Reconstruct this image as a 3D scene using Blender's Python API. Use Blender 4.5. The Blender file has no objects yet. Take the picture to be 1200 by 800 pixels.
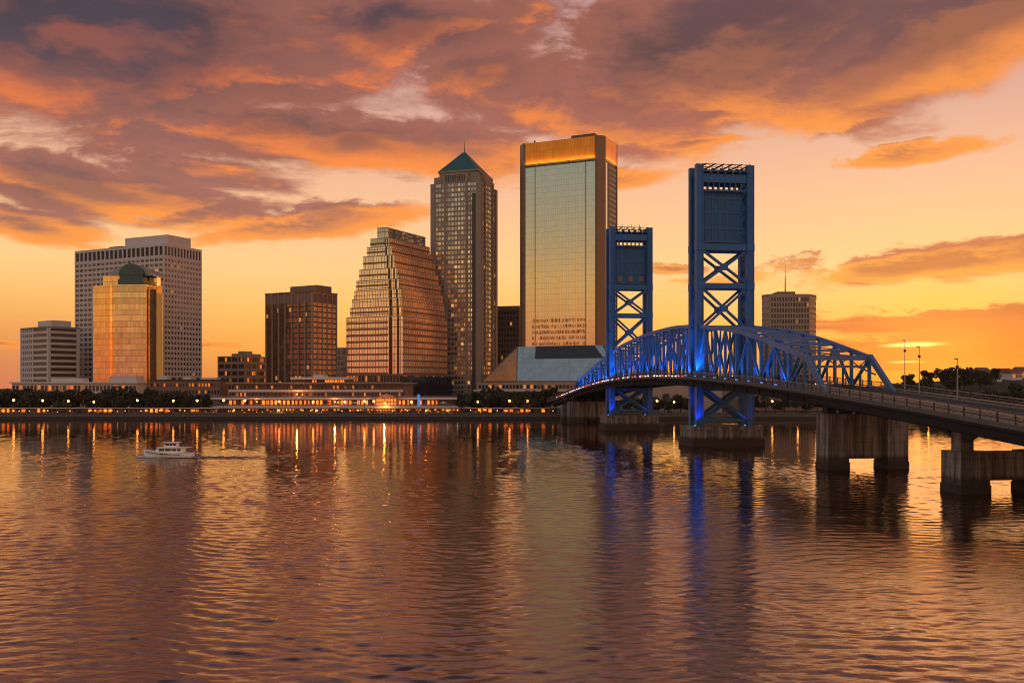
import bpy, math, random
import numpy as np
from mathutils import Vector, Matrix
R = math.radians
random.seed(7)
sc = bpy.context.scene
COL = sc.collection

# ------------------------------------------------------------------ camera
F, CAMZ, VH = 1100.0, 16.5, 452.0      # focal length in px of a 1200 px wide frame, eye height, horizon row
cam = bpy.data.objects.new('camera', bpy.data.cameras.new('camera'))
COL.objects.link(cam); sc.camera = cam
cam.location = (0, 0, CAMZ); cam.rotation_euler = (R(90), 0, 0)
cam.data.sensor_width = 36.0; cam.data.lens = 36.0 * F / 1200.0
cam.data.shift_y = (VH - 400) / 1200.0
cam.data.clip_start = 0.5; cam.data.clip_end = 20000

# ------------------------------------------------------------------ node helpers
def lin(r, g, b):
    f = lambda c: (c / 255 / 12.92) if c / 255 <= 0.04045 else ((c / 255 + 0.055) / 1.055) ** 2.4
    return (f(r), f(g), f(b), 1.0)

class G:
    """small shorthand for building node trees"""
    def __init__(s, tree): s.t = tree; s.n = tree.nodes; s.l = tree.links
    def put(s, sock, v):
        if isinstance(v, bpy.types.NodeSocket): s.l.new(v, sock)
        elif v is not None: sock.default_value = v
    def new(s, typ, **kw):
        n = s.n.new(typ)
        for k, v in kw.items(): setattr(n, k, v)
        return n
    def m(s, op, a, b=None, c=None, clamp=False):
        n = s.new('ShaderNodeMath', operation=op, use_clamp=clamp)
        s.put(n.inputs[0], a); s.put(n.inputs[1], b); s.put(n.inputs[2], c)
        return n.outputs[0]
    def v(s, op, a, b=None, scale=None):
        n = s.new('ShaderNodeVectorMath', operation=op)
        s.put(n.inputs[0], a); s.put(n.inputs[1], b)
        if scale is not None: s.put(n.inputs['Scale'], scale)
        return n.outputs['Value'] if op in ('LENGTH', 'DOT_PRODUCT') else n.outputs['Vector']
    def xyz(s, x, y, z=0.0):
        n = s.new('ShaderNodeCombineXYZ')
        for i, q in enumerate((x, y, z)): s.put(n.inputs[i], q)
        return n.outputs[0]
    def sep(s, v):
        n = s.new('ShaderNodeSeparateXYZ'); s.put(n.inputs[0], v); return n.outputs
    def step(s, x, lo, hi, a=0.0, b=1.0):
        n = s.new('ShaderNodeMapRange', interpolation_type='SMOOTHSTEP')
        for i, q in enumerate((x, lo, hi, a, b)): s.put(n.inputs[i], q)
        return n.outputs[0]
    def mix(s, fac, a, b, blend='MIX'):
        n = s.new('ShaderNodeMix', data_type='RGBA', blend_type=blend)
        s.put(n.inputs[0], fac); s.put(n.inputs[6], a); s.put(n.inputs[7], b)
        return n.outputs[2]
    def ramp(s, fac, stops, interp='LINEAR'):
        n = s.new('ShaderNodeValToRGB'); n.color_ramp.interpolation = interp
        e = n.color_ramp.elements
        while len(e) < len(stops): e.new(0.5)
        for q, (p, c) in zip(e, stops): q.position = p; q.color = c
        s.put(n.inputs[0], fac); return n.outputs[0]
    def noise(s, vec, scale, detail=4, rough=0.55, dist=0.0):
        n = s.new('ShaderNodeTexNoise'); s.put(n.inputs['Vector'], vec)
        n.inputs['Scale'].default_value = scale; n.inputs['Detail'].default_value = detail
        n.inputs['Roughness'].default_value = rough; n.inputs['Distortion'].default_value = dist
        return n.outputs[0]

# ------------------------------------------------------------------ world: sunset sky with a broken cloud deck
SUN_AZ, SUN_EL = R(24.5), R(3.0)
def azel(u, v):
    x = (u - 600) / F; z = (VH - v) / F
    return math.atan2(x, 1), math.atan2(z, math.hypot(1, x))
# cloud banks of the evening: centre and radii in sky degrees (given through picture rows for convenience), tilt, weight
BANKS = [(130, 40, 330, 120, 0, 1.25), (300, 95, 200, 55, 0, .7), (470, 30, 250, 58, 0, 1.0), (560, 85, 130, 50, 0, .8), (860, 45, 330, 112, -.10, 1.35), (1130, 10, 260, 92, -.3, 1.3),
         (400, 166, 260, 42, .08, 1.05), (95, 214, 230, 38, .14, 1.1), (10, 257, 120, 22, .1, 1.0), (350, 264, 150, 17, -.14, .75), (250, 190, 150, 25, 0, .6),
         (1110, 306, 240, 24, -.06, 1.05), (1160, 292, 120, 14, 0, .7), (1120, 372, 200, 16, -.03, 1.0), (1180, 405, 200, 30, 0, .9), (1055, 181, 110, 10, -.1, .62), (820, 168, 70, 8, 0, .7),
         (800, 314, 45, 6, 0, .8), (-20, 404, 90, 8, 0, .8), (240, 403, 50, 5, 0, .7), (720, 212, 60, 14, 0, .6)]
wd = bpy.data.worlds.new('World'); sc.world = wd; wd.use_nodes = True
wd.node_tree.nodes.clear()
g = G(wd.node_tree)
tc = g.new('ShaderNodeTexCoord')
d = g.v('NORMALIZE', tc.outputs['Generated'])
dx, dy, dz = g.sep(d)[:3]
az = g.m('ARCTAN2', dx, dy)
el = g.m('ARCSINE', dz)
def cloud(az, el):
    rr = g.m('DIVIDE', 1.0, g.m('ADD', g.m('MAXIMUM', el, 0.0), 0.085))
    p = g.xyz(g.m('MULTIPLY', g.m('SINE', az), rr), g.m('MULTIPLY', g.m('COSINE', az), rr), 0.37)
    warp = g.noise(p, 0.9, 2, .5)
    puff = g.noise(g.xyz(g.m('MULTIPLY', az, .42), el, .2), 24.0, 8, .68, .35)
    a2 = g.m('MULTIPLY_ADD', g.m('SUBTRACT', warp, .5), .10, g.m('MULTIPLY_ADD', g.m('SUBTRACT', puff, .5), .10, az))
    e2 = g.m('MULTIPLY_ADD', g.m('SUBTRACT', warp, .5), .030, g.m('MULTIPLY_ADD', g.m('SUBTRACT', puff, .5), -.035, el))
    q = g.xyz(a2, e2)
    best = None
    for (u, v, ru, rv, tilt, w) in BANKS:
        ca, ce = azel(u, v)
        o = g.v('SUBTRACT', q, (ca, ce, 0))
        if tilt:
            # tilt > 0: the bank sinks towards the right
            o = g.v('ADD', o, g.v('MULTIPLY', g.xyz(0.0, g.sep(o)[0]), (0, tilt, 0)))
        k = g.v('LENGTH', g.v('MULTIPLY', o, (F / ru, F / rv, 0)))
        val = g.m('MULTIPLY_ADD', k, -w, w)
        best = val if best is None else g.m('MAXIMUM', best, val)
    # away from the view the deck thins out to scattered cloud
    best = g.m('MAXIMUM', best, g.m('MULTIPLY_ADD', g.step(el, .38, .9), .42, -.58))
    n1 = g.noise(p, 1.7, 8, .60, .25)
    D = g.m('ADD', g.m('MULTIPLY', best, 1.15), g.m('ADD', g.m('MULTIPLY_ADD', n1, 1.9, -.97), g.m('MULTIPLY_ADD', puff, 1.5, -.76)))
    return D, n1
D, n1 = cloud(az, el)
D2, n2 = cloud(g.m('ADD', az, .012), g.m('SUBTRACT', el, .024))
dens = g.step(D, -.14, .30)
lit = g.m('MULTIPLY', g.step(g.m('SUBTRACT', D, D2), .04, .62), g.step(D, 1.05, .30, .22, 1.0))
# clear sky: by elevation, for the sunset side and the far side
sin_el = g.m('MULTIPLY', el, 1 / R(90), clamp=True)
west = g.ramp(sin_el, [(0, lin(244, 140, 64)), (.022, (1.06, .43, .062, 1)), (.048, (1.10, .56, .13, 1)), (.08, (1.06, .64, .265, 1)), (.13, lin(250, 192, 150)), (.19, lin(218, 166, 152)), (.27, lin(186, 142, 142)), (.38, lin(84, 72, 88)), (.6, lin(50, 50, 72)), (1, lin(84, 92, 122))])
east = g.ramp(sin_el, [(0, lin(226, 120, 46)), (.03, lin(242, 160, 74)), (.065, lin(228, 172, 98)), (.105, lin(182, 162, 126)), (.17, lin(134, 148, 146)), (.32, lin(206, 194, 190)), (.6, lin(184, 182, 198)), (1, lin(84, 92, 122))])
sunv = Vector((math.sin(SUN_AZ) * math.cos(SUN_EL), math.cos(SUN_AZ) * math.cos(SUN_EL), math.sin(SUN_EL)))
cs = g.v('DOT_PRODUCT', d, tuple(sunv))
base = g.mix(g.step(cs, -.55, .35), east, west)
# low left sky is pinker and duller, the sky round the hidden sun is a strong orange
left = g.m('MULTIPLY', g.step(az, R(-6), R(-34)), g.step(el, R(7), R(0)))
base = g.mix(g.m('MULTIPLY', left, .75), base, lin(205, 124, 98))
rightside = g.m('MULTIPLY', g.step(az, R(42), R(66)), g.m('MULTIPLY', g.step(az, R(176), R(140)), g.step(el, R(30), R(4))))
base = g.mix(g.m('MULTIPLY', rightside, .85), base, (1.55, .62, .18, 1))
near = g.m('MULTIPLY', g.step(az, R(9), R(25)), g.step(el, R(5.2), R(.4)))
base = g.mix(g.m('MULTIPLY', near, .85), base, (1.0, .235, .018, 1))
glow = g.m('POWER', g.m('MAXIMUM', cs, 0.0), 420.0)
base = g.mix(g.m('MULTIPLY', glow, .6), base, (1.45, .62, .08, 1))
# cloud colour: grey violet bodies, warmer to the right, glowing undersides
warm = g.step(az, R(-22), R(26))
body = g.mix(warm, lin(52, 49, 64), lin(96, 62, 66))
body = g.mix(g.step(el, R(21), R(8)), body, g.mix(warm, lin(108, 78, 84), lin(176, 90, 58)))
thick = g.step(D, .25, 1.15)
body = g.mix(g.step(el, R(22), R(31)), body, lin(172, 114, 102))
body = g.mix(g.step(el, R(30), R(42)), body, lin(46, 42, 54))
body = g.v('SCALE', body, None, g.m('MULTIPLY_ADD', n1, 1.5, .28))
body = g.mix(thick, g.mix(.34, body, lin(228, 130, 92)), body)
under = g.mix(g.step(el, R(18), R(6)), (1.04, .205, .026, 1), (1.08, .36, .052, 1))
under = g.mix(g.m('MULTIPLY', warm, .45), under, lin(255, 176, 66))
farside = g.step(cs, .2, -.5)
cl = g.mix(g.m('MULTIPLY', lit, .92), body, under)
cl = g.mix(g.m('MULTIPLY', farside, .8), cl, g.mix(lit, lin(104, 104, 120), lin(190, 150, 130)))
lowr = g.m('MULTIPLY', g.step(az, R(8), R(22)), g.step(el, R(6), R(2)))
cl = g.mix(g.m('MULTIPLY', lowr, .8), cl, g.mix(glow, lin(228, 104, 40), (1.15, .34, .035, 1)))
skycol = g.mix(g.m('MULTIPLY', dens, .94), base, cl)
# bright slits where the sun burns through low streaks
def slit(u, v, ru, rv):
    ca, ce = azel(u, v)
    k = g.v('LENGTH', g.v('MULTIPLY', g.v('SUBTRACT', g.xyz(az, g.m('ADD', el, g.m('MULTIPLY', g.m('SUBTRACT', n1, .5), .006))), (ca, ce, 0)), (F / ru, F / rv, 0)))
    return g.step(k, 1.0, .1)
sl = g.m('ADD', slit(1070, 404, 44, 3.6), g.m('MULTIPLY', slit(1062, 424, 26, 2.2), .6))
skycol = g.mix(sl, skycol, (1.9, 1.15, .3, 1))
# below the horizon
skycol = g.mix(g.step(el, R(-.2), R(-1.5)), skycol, lin(60, 48, 46))
bg = g.new('ShaderNodeBackground'); g.put(bg.inputs[0], skycol); bg.inputs[1].default_value = 1.0
nish = g.new('ShaderNodeTexSky', sky_type='NISHITA', sun_disc=False, sun_elevation=SUN_EL, sun_rotation=SUN_AZ)
bgn = g.new('ShaderNodeBackground'); g.put(bgn.inputs[0], nish.outputs[0]); bgn.inputs[1].default_value = 0.006
add = g.new('ShaderNodeAddShader'); g.l.new(bg.outputs[0], add.inputs[0]); g.l.new(bgn.outputs[0], add.inputs[1])
g.l.new(add.outputs[0], g.new('ShaderNodeOutputWorld').inputs[0])
wd.cycles.sampling_method = 'MANUAL'; wd.cycles.sample_map_resolution = 512

# ------------------------------------------------------------------ sun (veiled by cloud, close to setting) and exposure
sl_ = bpy.data.lights.new('sun', 'SUN'); sl_.energy = .08; sl_.angle = R(20); sl_.color = (1.0, .52, .2)
so = bpy.data.objects.new('sun', sl_); COL.objects.link(so)
so.rotation_euler = (-sunv).to_track_quat('-Z', 'Y').to_euler()
vs = sc.view_settings
vs.view_transform = 'Standard'; vs.look = 'None'; vs.exposure = 0; vs.gamma = 1; vs.use_curve_mapping = False
sc.cycles.use_denoising = True; sc.cycles.filter_width = 1.05
sc.cycles.max_bounces = 8; sc.cycles.transparent_max_bounces = 8
sc.cycles.sample_clamp_indirect = 6.0

# ------------------------------------------------------------------ mesh helpers
def rotz(a): return Matrix.Rotation(a, 4, 'Z')
class MB:
    def __init__(s): s.v = []; s.f = []; s.mi = []; s.cur = 0
    def add(s, vs, fs):
        n = len(s.v); s.v += [tuple(p) for p in vs]
        s.f += [tuple(i + n for i in f) for f in fs]; s.mi += [s.cur] * len(fs)
        return s
    def box(s, x0, x1, y0, y1, z0, z1):
        return s.add([(x0, y0, z0), (x1, y0, z0), (x1, y1, z0), (x0, y1, z0), (x0, y0, z1), (x1, y0, z1), (x1, y1, z1), (x0, y1, z1)],
                     [(0, 3, 2, 1), (4, 5, 6, 7), (0, 1, 5, 4), (1, 2, 6, 5), (2, 3, 7, 6), (3, 0, 4, 7)])
    def prism(s, pts, z0, z1, top=None):
        """vertical prism over a counter-clockwise outline; top gives another outline for the upper ring"""
        n = len(pts); top = top or pts
        return s.add([(x, y, z0) for x, y in pts] + [(x, y, z1) for x, y in top],
                     [tuple(range(n - 1, -1, -1)), tuple(range(n, 2 * n))] + [(i, (i + 1) % n, n + (i + 1) % n, n + i) for i in range(n)])
    def beam(s, p, q, w, h=None, up=(0, 0, 1)):
        """box-section bar from p to q, w across, h along up"""
        p, q = Vector(p), Vector(q); h = h or w
        t = (q - p).normalized(); u = Vector(up)
        if abs(t.dot(u)) > .98: u = Vector((0, 1, 0))
        a = t.cross(u).normalized(); b = a.cross(t).normalized()
        a *= w / 2; b *= h / 2
        vs = [p - a - b, p + a - b, p + a + b, p - a + b, q - a - b, q + a - b, q + a + b, q - a + b]
        return s.add(vs, [(0, 3, 2, 1), (4, 5, 6, 7), (0, 1, 5, 4), (1, 2, 6, 5), (2, 3, 7, 6), (3, 0, 4, 7)])
    def rod(s, p, q, r0, r1=None, n=8, cap=True):
        p, q = Vector(p), Vector(q); r1 = r0 if r1 is None else r1
        t = (q - p).normalized(); u = Vector((0, 0, 1)) if abs(t.z) < .9 else Vector((1, 0, 0))
        a = t.cross(u).normalized(); b = a.cross(t)
        vs = [p + r0 * (a * math.cos(6.28319 * i / n) + b * math.sin(6.28319 * i / n)) for i in range(n)]
        vs += [q + r1 * (a * math.cos(6.28319 * i / n) + b * math.sin(6.28319 * i / n)) for i in range(n)]
        fs = [(i, (i + 1) % n, n + (i + 1) % n, n + i) for i in range(n)]
        if cap: fs += [tuple(range(n - 1, -1, -1)), tuple(range(n, 2 * n))]
        return s.add(vs, fs)
    def lathe(s, prof, c=(0, 0), n=24, a0=0.0, a1=2 * math.pi):
        full = abs(a1 - a0 - 2 * math.pi) < 1e-6; m = n if full else n + 1
        vs = [(c[0] + r * math.cos(a0 + (a1 - a0) * i / n), c[1] + r * math.sin(a0 + (a1 - a0) * i / n), z) for r, z in prof for i in range(m)]
        fs = []
        for k in range(len(prof) - 1):
            for i in range(n):
                j = (i + 1) % m
                fs.append((k * m + i, k * m + j, (k + 1) * m + j, (k + 1) * m + i))
        return s.add(vs, fs)
    def mesh(s, name, mat=None, smooth=False):
        me = bpy.data.meshes.new(name); me.from_pydata(s.v, [], s.f)
        for mt in (mat if isinstance(mat, (list, tuple)) else [mat]):
            if mt: me.materials.append(mt)
        if isinstance(mat, (list, tuple)): me.polygons.foreach_set('material_index', s.mi)
        if smooth: me.polygons.foreach_set('use_smooth', [True] * len(me.polygons))
        me.update(); return me
    def build(s, name, mat=None, parent=None, loc=None, rz=0, smooth=False):
        return link(name, s.mesh(name, mat, smooth), parent, loc, rz)
def link(name, me, parent=None, loc=None, rz=0):
    o = bpy.data.objects.new(name, me); COL.objects.link(o)
    if parent is not None: o.parent = parent
    if loc is not None: o.location = loc
    if rz: o.rotation_euler = (0, 0, rz)
    return o
def tag(o, label=None, cat=None, group=None, kind=None):
    if label: o['label'] = label
    if cat: o['category'] = cat
    if group: o['group'] = group
    if kind: o['kind'] = kind
    return o
def thing(name, label, cat, loc=(0, 0, 0), rz=0, group=None):
    o = bpy.data.objects.new(name, None); COL.objects.link(o)
    o.empty_display_size = 2; o.location = loc; o.rotation_euler = (0, 0, rz)
    return tag(o, label, cat, group)
def copy_tree(o, parent=None):
    c = o.copy(); COL.objects.link(c)
    if parent is not None: c.parent = parent
    for ch in o.children: copy_tree(ch, c)
    return c
def zof(v, Y): return CAMZ + (VH - v) / F * Y
def xof(u, Y): return (u - 600) / F * Y
GZ = 2.5                                   # level of the far bank

# ------------------------------------------------------------------ materials
def mat(name):
    m = bpy.data.materials.new(name); m.use_nodes = True
    m.node_tree.nodes.clear(); gg = G(m.node_tree)
    return m, gg
def principled(gg, col, rough=.6, metal=0.0, spec=.5, emis=None, estr=0.0, normal=None, alpha=None):
    b = gg.new('ShaderNodeBsdfPrincipled')
    gg.put(b.inputs['Base Color'], col); gg.put(b.inputs['Roughness'], rough); gg.put(b.inputs['Metallic'], metal)
    b.inputs['Specular IOR Level'].default_value = spec
    if emis is not None: gg.put(b.inputs['Emission Color'], emis); gg.put(b.inputs['Emission Strength'], estr)
    if normal is not None: gg.l.new(normal, b.inputs['Normal'])
    out = gg.new('ShaderNodeOutputMaterial'); gg.l.new(b.outputs[0], out.inputs[0])
    return b
def c4(c): return (c[0], c[1], c[2], 1.0)
def matte(name, col, rough=.7, var=.25, scale=.25, streak=True, metal=0.0, bump=0.0):
    """plain surface with soft mottling and vertical weather streaks"""
    m, gg = mat(name)
    co = gg.new('ShaderNodeTexCoord').outputs['Object']
    n = gg.noise(co, scale, 6, .6)
    if streak:
        n2 = gg.noise(gg.v('MULTIPLY', co, (1.0, 1.0, .12)), scale * 4, 4, .6)
        n = gg.m('MULTIPLY_ADD', n2, .5, gg.m('MULTIPLY', n, .5))
    k = gg.m('MULTIPLY_ADD', n, 2 * var, 1 - var)
    colr = gg.v('SCALE', c4(col)[:3], None, k)
    nor = None
    if bump:
        b = gg.new('ShaderNodeBump'); b.inputs['Strength'].default_value = bump; b.inputs['Distance'].default_value = .05
        gg.l.new(gg.noise(co, scale * 16, 5, .6), b.inputs['Height']); nor = b.outputs[0]
    principled(gg, colr, gg.m('MULTIPLY_ADD', n, .2, rough - .1), metal, .4, normal=nor)
    return m
def curtain(name, tint, cw, ch, line=(.05, .04, .035), lw=.10, lh=.10, jit=.02, rough=.07, metal=.9, var=.25, lit=0.0, band=0.0):
    """mirror-glass curtain wall: panes of cw x ch metres, each tilted a hair, thin mullions between"""
    m, gg = mat(name)
    tcn = gg.new('ShaderNodeTexCoord')
    co = gg.v('ADD', tcn.outputs['Object'], (.371, .371, .013))
    x, y, z = gg.sep(co)[:3]
    geo = gg.new('ShaderNodeNewGeometry')
    on = gg.new('ShaderNodeVectorTransform', vector_type='NORMAL', convert_from='WORLD', convert_to='OBJECT'); gg.l.new(geo.outputs['Normal'], on.inputs[0])
    nx = gg.m('ABSOLUTE', gg.sep(on.outputs[0])[0])
    side = gg.m('GREATER_THAN', nx, .7)
    a = gg.m('ADD', gg.m('MULTIPLY', side, y), gg.m('MULTIPLY', gg.m('SUBTRACT', 1.0, side), x))
    ia = gg.m('DIVIDE', a, cw); iz = gg.m('DIVIDE', z, ch)
    cell = gg.xyz(gg.m('FLOOR', ia), gg.m('FLOOR', iz), side)
    wn = gg.new('ShaderNodeTexWhiteNoise', noise_dimensions='3D'); gg.l.new(cell, wn.inputs[0])
    nor = gg.v('NORMALIZE', gg.v('ADD', geo.outputs['Normal'], gg.v('SCALE', gg.v('SUBTRACT', wn.outputs['Color'], (.5, .5, .5)), None, jit)))
    big = gg.noise(co, .035, 2, .5)
    nor = gg.v('NORMALIZE', gg.v('ADD', nor, gg.v('SCALE', gg.v('SUBTRACT', gg.n.new('ShaderNodeTexNoise').outputs['Color'], (.5, .5, .5)), None, jit * .6)))
    fa = gg.m('FRACT', ia); fz = gg.m('FRACT', iz)
    ln = gg.m('MAXIMUM', gg.m('LESS_THAN', fa, lw / cw), gg.m('LESS_THAN', fz, lh / ch))
    k = gg.m('MULTIPLY_ADD', wn.outputs['Value'], var, 1 - var * .5)
    if band:
        wb = gg.new('ShaderNodeTexWhiteNoise', noise_dimensions='1D'); gg.l.new(gg.m('FLOOR', iz), wb.inputs['W'])
        k = gg.m('MULTIPLY', k, gg.m('MULTIPLY_ADD', wb.outputs['Value'], band, 1 - band * .6))
    col = gg.mix(ln, gg.v('SCALE', tint, None, k), c4(line))
    kw = {}
    if lit:
        w2 = gg.new('ShaderNodeTexWhiteNoise', noise_dimensions='3D'); gg.l.new(gg.v('ADD', cell, (31.7, 5.1, 2.2)), w2.inputs[0])
        on_ = gg.m('MULTIPLY', gg.m('LESS_THAN', w2.outputs['Value'], lit), gg.m('SUBTRACT', 1.0, ln))
        kw = dict(emis=lin(255, 172, 82), estr=gg.m('MULTIPLY', on_, .55))
        m.cycles.emission_sampling = 'NONE'
    principled(gg, col, gg.m('MULTIPLY_ADD', ln, .4, rough), gg.m('MULTIPLY', gg.m('SUBTRACT', 1.0, ln), metal), .5, normal=nor, **kw)
    return m
def window_mat(name, tint=(.16, .14, .13), lit=.08, litcol=(255, 170, 80), strength=.9, rough=.10, metal=.55):
    """window pane: dark coated glass, each pane a little different; some rooms have the lights on"""
    m, gg = mat(name)
    oi = gg.new('ShaderNodeObjectInfo'); geo = gg.new('ShaderNodeNewGeometry')
    r = gg.m('FRACT', gg.m('ADD', oi.outputs['Random'], geo.outputs['Random Per Island']))
    r2 = gg.m('FRACT', gg.m('MULTIPLY', r, 57.31))
    k = gg.m('MULTIPLY_ADD', r2, 1.1, .45)
    col = gg.v('SCALE', tint, None, k)
    on = gg.m('LESS_THAN', r, lit)
    nor = gg.v('NORMALIZE', gg.v('ADD', geo.outputs['Normal'], gg.xyz(gg.m('MULTIPLY_ADD', r2, .03, -.015), gg.m('MULTIPLY_ADD', r, .03, -.015), gg.m('MULTIPLY_ADD', gg.m('FRACT', gg.m('MULTIPLY', r, 131.7)), .03, -.015))))
    principled(gg, col, rough, metal, .5, lin(*litcol), gg.m('MULTIPLY', on, gg.m('MULTIPLY_ADD', r2, strength, strength * .35)), normal=nor)
    m.cycles.emission_sampling = 'NONE'
    return m
def glow(name, col, strength, sample=True):
    m, gg = mat(name)
    e = gg.new('ShaderNodeEmission'); e.inputs[0].default_value = c4(col); e.inputs[1].default_value = strength
    gg.l.new(e.outputs[0], gg.new('ShaderNodeOutputMaterial').inputs[0])
    m.cycles.emission_sampling = 'AUTO' if sample else 'NONE'
    return m
def pier_concrete():
    """board-marked river concrete: form joints, rust and soot streaks, a green-black tide band"""
    m, gg = mat('river pier concrete')
    co = gg.new('ShaderNodeTexCoord').outputs['Object']
    n = gg.noise(co, .5, 7, .65); st = gg.noise(gg.v('MULTIPLY', co, (1.2, 1.2, .07)), 1.1, 5, .65)
    z = gg.sep(co)[2]
    k = gg.m('MULTIPLY', gg.m('MULTIPLY_ADD', n, .9, .55), gg.step(st, .38, .62, .42, 1.12))
    col = gg.v('SCALE', (.23, .205, .19), None, k)
    col = gg.mix(gg.step(gg.noise(gg.v('MULTIPLY', co, (.9, .9, .05)), 1.7, 3, .5), .62, .74, 0, .55), col, (.10, .045, .02, 1))
    jx = gg.m('LESS_THAN', gg.m('FRACT', gg.m('DIVIDE', gg.m('ADD', gg.sep(co)[0], 50.3), 2.4)), .022); jz = gg.m('LESS_THAN', gg.m('FRACT', gg.m('DIVIDE', gg.m('ADD', z, 50.2), 1.5)), .04)
    col = gg.mix(gg.m('MULTIPLY', gg.m('MAXIMUM', jx, jz), .6), col, (.03, .026, .024, 1))
    tide = gg.step(gg.m('ADD', z, gg.m('MULTIPLY', gg.m('SUBTRACT', st, .5), 1.6)), 3.0, 2.0)
    col = gg.mix(gg.m('MULTIPLY', tide, .8), col, (.028, .030, .022, 1))
    b = gg.new('ShaderNodeBump'); b.inputs['Strength'].default_value = .5; b.inputs['Distance'].default_value = .06; gg.l.new(gg.noise(co, 5, 5, .6), b.inputs['Height'])
    principled(gg, col, .85, 0, .25, normal=b.outputs[0]); return m
M = dict(
    pier=pier_concrete(),
    pale=matte('pale precast concrete', (.60, .54, .52), .8, .12),
    tan=matte('tan precast concrete', (.36, .28, .22), .8, .15),
    white=matte('white painted concrete', (.62, .57, .53), .75, .12),
    brown=matte('brown granite', (.16, .10, .075), .55, .2),
    girder=matte('dark painted girder steel', (.016, .015, .017), .95, .3),
    fin=matte('pale bronze fin', (.34, .25, .20), .45, .12),
    tealband=matte('dark teal metal', (.022, .035, .045), .4, .2),
    redgran=matte('red brown granite', (.23, .13, .095), .6, .2),
    bronze=matte('bronze metal', (.20, .13, .08), .4, .15, metal=.4),
    dark=matte('dark roofing', (.06, .05, .05), .8, .2),
    gravel=matte('roof gravel', (.25, .23, .21), .9, .2),
    teal=matte('green copper roof', (.03, .13, .125), .45, .2, metal=.2),
    copper=matte('copper coloured spandrel', (.27, .145, .10), .4, .12, metal=.3),
    grey=matte('weathered grey concrete', (.115, .100, .092), .85, .55, .35, bump=.4),
    fender=matte('dark wet timber', (.03, .025, .022), .7, .3, .8, bump=.5),
    asphalt=matte('asphalt', (.05, .048, .047), .85, .2, .5, False),
    steel=matte('galvanised rail steel', (.34, .32, .31), .45, .15, metal=.6),
    blue=matte('blue bridge paint', (.009, .115, .30), .42, .5, .5),
    chord=matte('weathered blue grey bridge paint', (.085, .165, .33), .5, .25, .5),
    blueplate=matte('deep blue counterweight paint', (.007, .095, .22), .5, .5, .35),
    hull=matte('white gelcoat', (.86, .84, .84), .25, .05),
    black=matte('black metal', (.02, .02, .02), .5, .1),
    trunk=matte('bark', (.05, .035, .025), .9, .3),
    frame=matte('grey brown granite', (.30, .225, .18), .6, .18),
    leaf=matte('dark oak leaves', (.022, .034, .014), .6, .5, .6, False),
    leaf2=matte('olive leaves', (.035, .04, .016), .6, .5, .6, False),
    soil=matte('bank turf', (.03, .035, .018), .95, .3, .05, False),
    paving=matte('pale paving', (.26, .22, .19), .85, .2, .3, False),
    roofred=matte('red tile roof', (.20, .09, .06), .8, .2),
    winglass=window_mat('office window glass', (.13, .11, .10), .025, strength=.45, metal=.4),
    windark=window_mat('dark office window glass', (.05, .04, .035), .03, strength=.5, rough=.28, metal=.05),
    wingold=window_mat('pyramid tower window glass', (.62, .56, .48), .06, (255, 176, 84), .6, .07, .9),
    wincopper=window_mat('copper window glass', (.62, .50, .40), .03, (255, 176, 80), .6, .06, .9),
    winreflect=window_mat('painted skyline reflection pane', (.30, .17, .09), .02, (255, 150, 60), .6, .12, .8),
    winwarm=window_mat('lit shop window glass', (.05, .04, .035), .7, (255, 112, 26), 2.6),
    winhouse=window_mat('low house window glass', (.09, .07, .06), .22, (255, 128, 42), .7),
    lamp=glow('sodium lamp', (1.0, .33, .05), 22.0),
    lampsmall=glow('small path lamp', (1.0, .40, .10), 4.0),
    redlamp=glow('red tail lamp', (1.0, .10, .05), 2.2, False),
    whitelamp=glow('white deck lamp', (.95, .72, .75), 3.2, False),
    bluelamp=glow('blue flood lamp', (.10, .35, 1.0), 1.0, False),
)

# ------------------------------------------------------------------ facade helpers
def solve(u0, uc, u2, Yc, alpha):
    """rectangular plan whose nearest corner stands at column uc, depth Yc; its long face runs to column u0, its side face to u2.
    Returns the left end of the long face, length, depth and turn about z."""
    s, c = math.sin(alpha), math.cos(alpha); Cx = xof(uc, Yc); k0 = (u0 - 600) / F; k2 = (u2 - 600) / F
    L = (Cx - k0 * Yc) / (c + k0 * s); D = (k2 * Yc - Cx) / (s - k2 * c)
    return (Cx - L * c, Yc + L * s), L, D, -alpha
def front(L, D): return lambda a, d, z: (a, -d, z)
def right(L, D): return lambda a, d, z: (L + d, a, z)
def left(L, D): return lambda a, d, z: (-d, D - a, z)
def fbox(mb, T, a0, a1, d0, d1, z0, z1):
    p, q = T(a0, d0, z0), T(a1, d1, z1)
    return mb.box(min(p[0], q[0]), max(p[0], q[0]), min(p[1], q[1]), max(p[1], q[1]), min(p[2], q[2]), max(p[2], q[2]))
def grid_frame(mb, T, W, z0, z1, nx, nz, pw, sh, depth=.45, a0=0.0):
    """piers and spandrels standing proud of the wall behind, so that every window sits in a real recess"""
    cw, chh = W / nx, (z1 - z0) / nz
    for i in range(nx + 1):
        a = a0 + i * cw; lo, hi = max(a0 - depth * .98, a - pw / 2), min(a0 + W + depth * .98, a + pw / 2)
        fbox(mb, T, lo, hi, -.05, depth, z0, z1)
    for k in range(nz + 1):
        z = z0 + k * chh
        fbox(mb, T, a0, a0 + W, -.05, depth - .05, max(z0 + .01, z - sh / 2), min(z1 - .012, z + sh / 2))
def pane_spots(T, W, z0, z1, nx, nz, pw, sh, a0=0.0, skip=None):
    cw, chh = W / nx, (z1 - z0) / nz; out = []
    for k in range(nz):
        for i in range(nx):
            if skip and skip(i, k): continue
            out.append((T, a0 + (i + .5) * cw, z0 + (k + .5) * chh, cw - pw, chh - sh))
    return out
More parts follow.
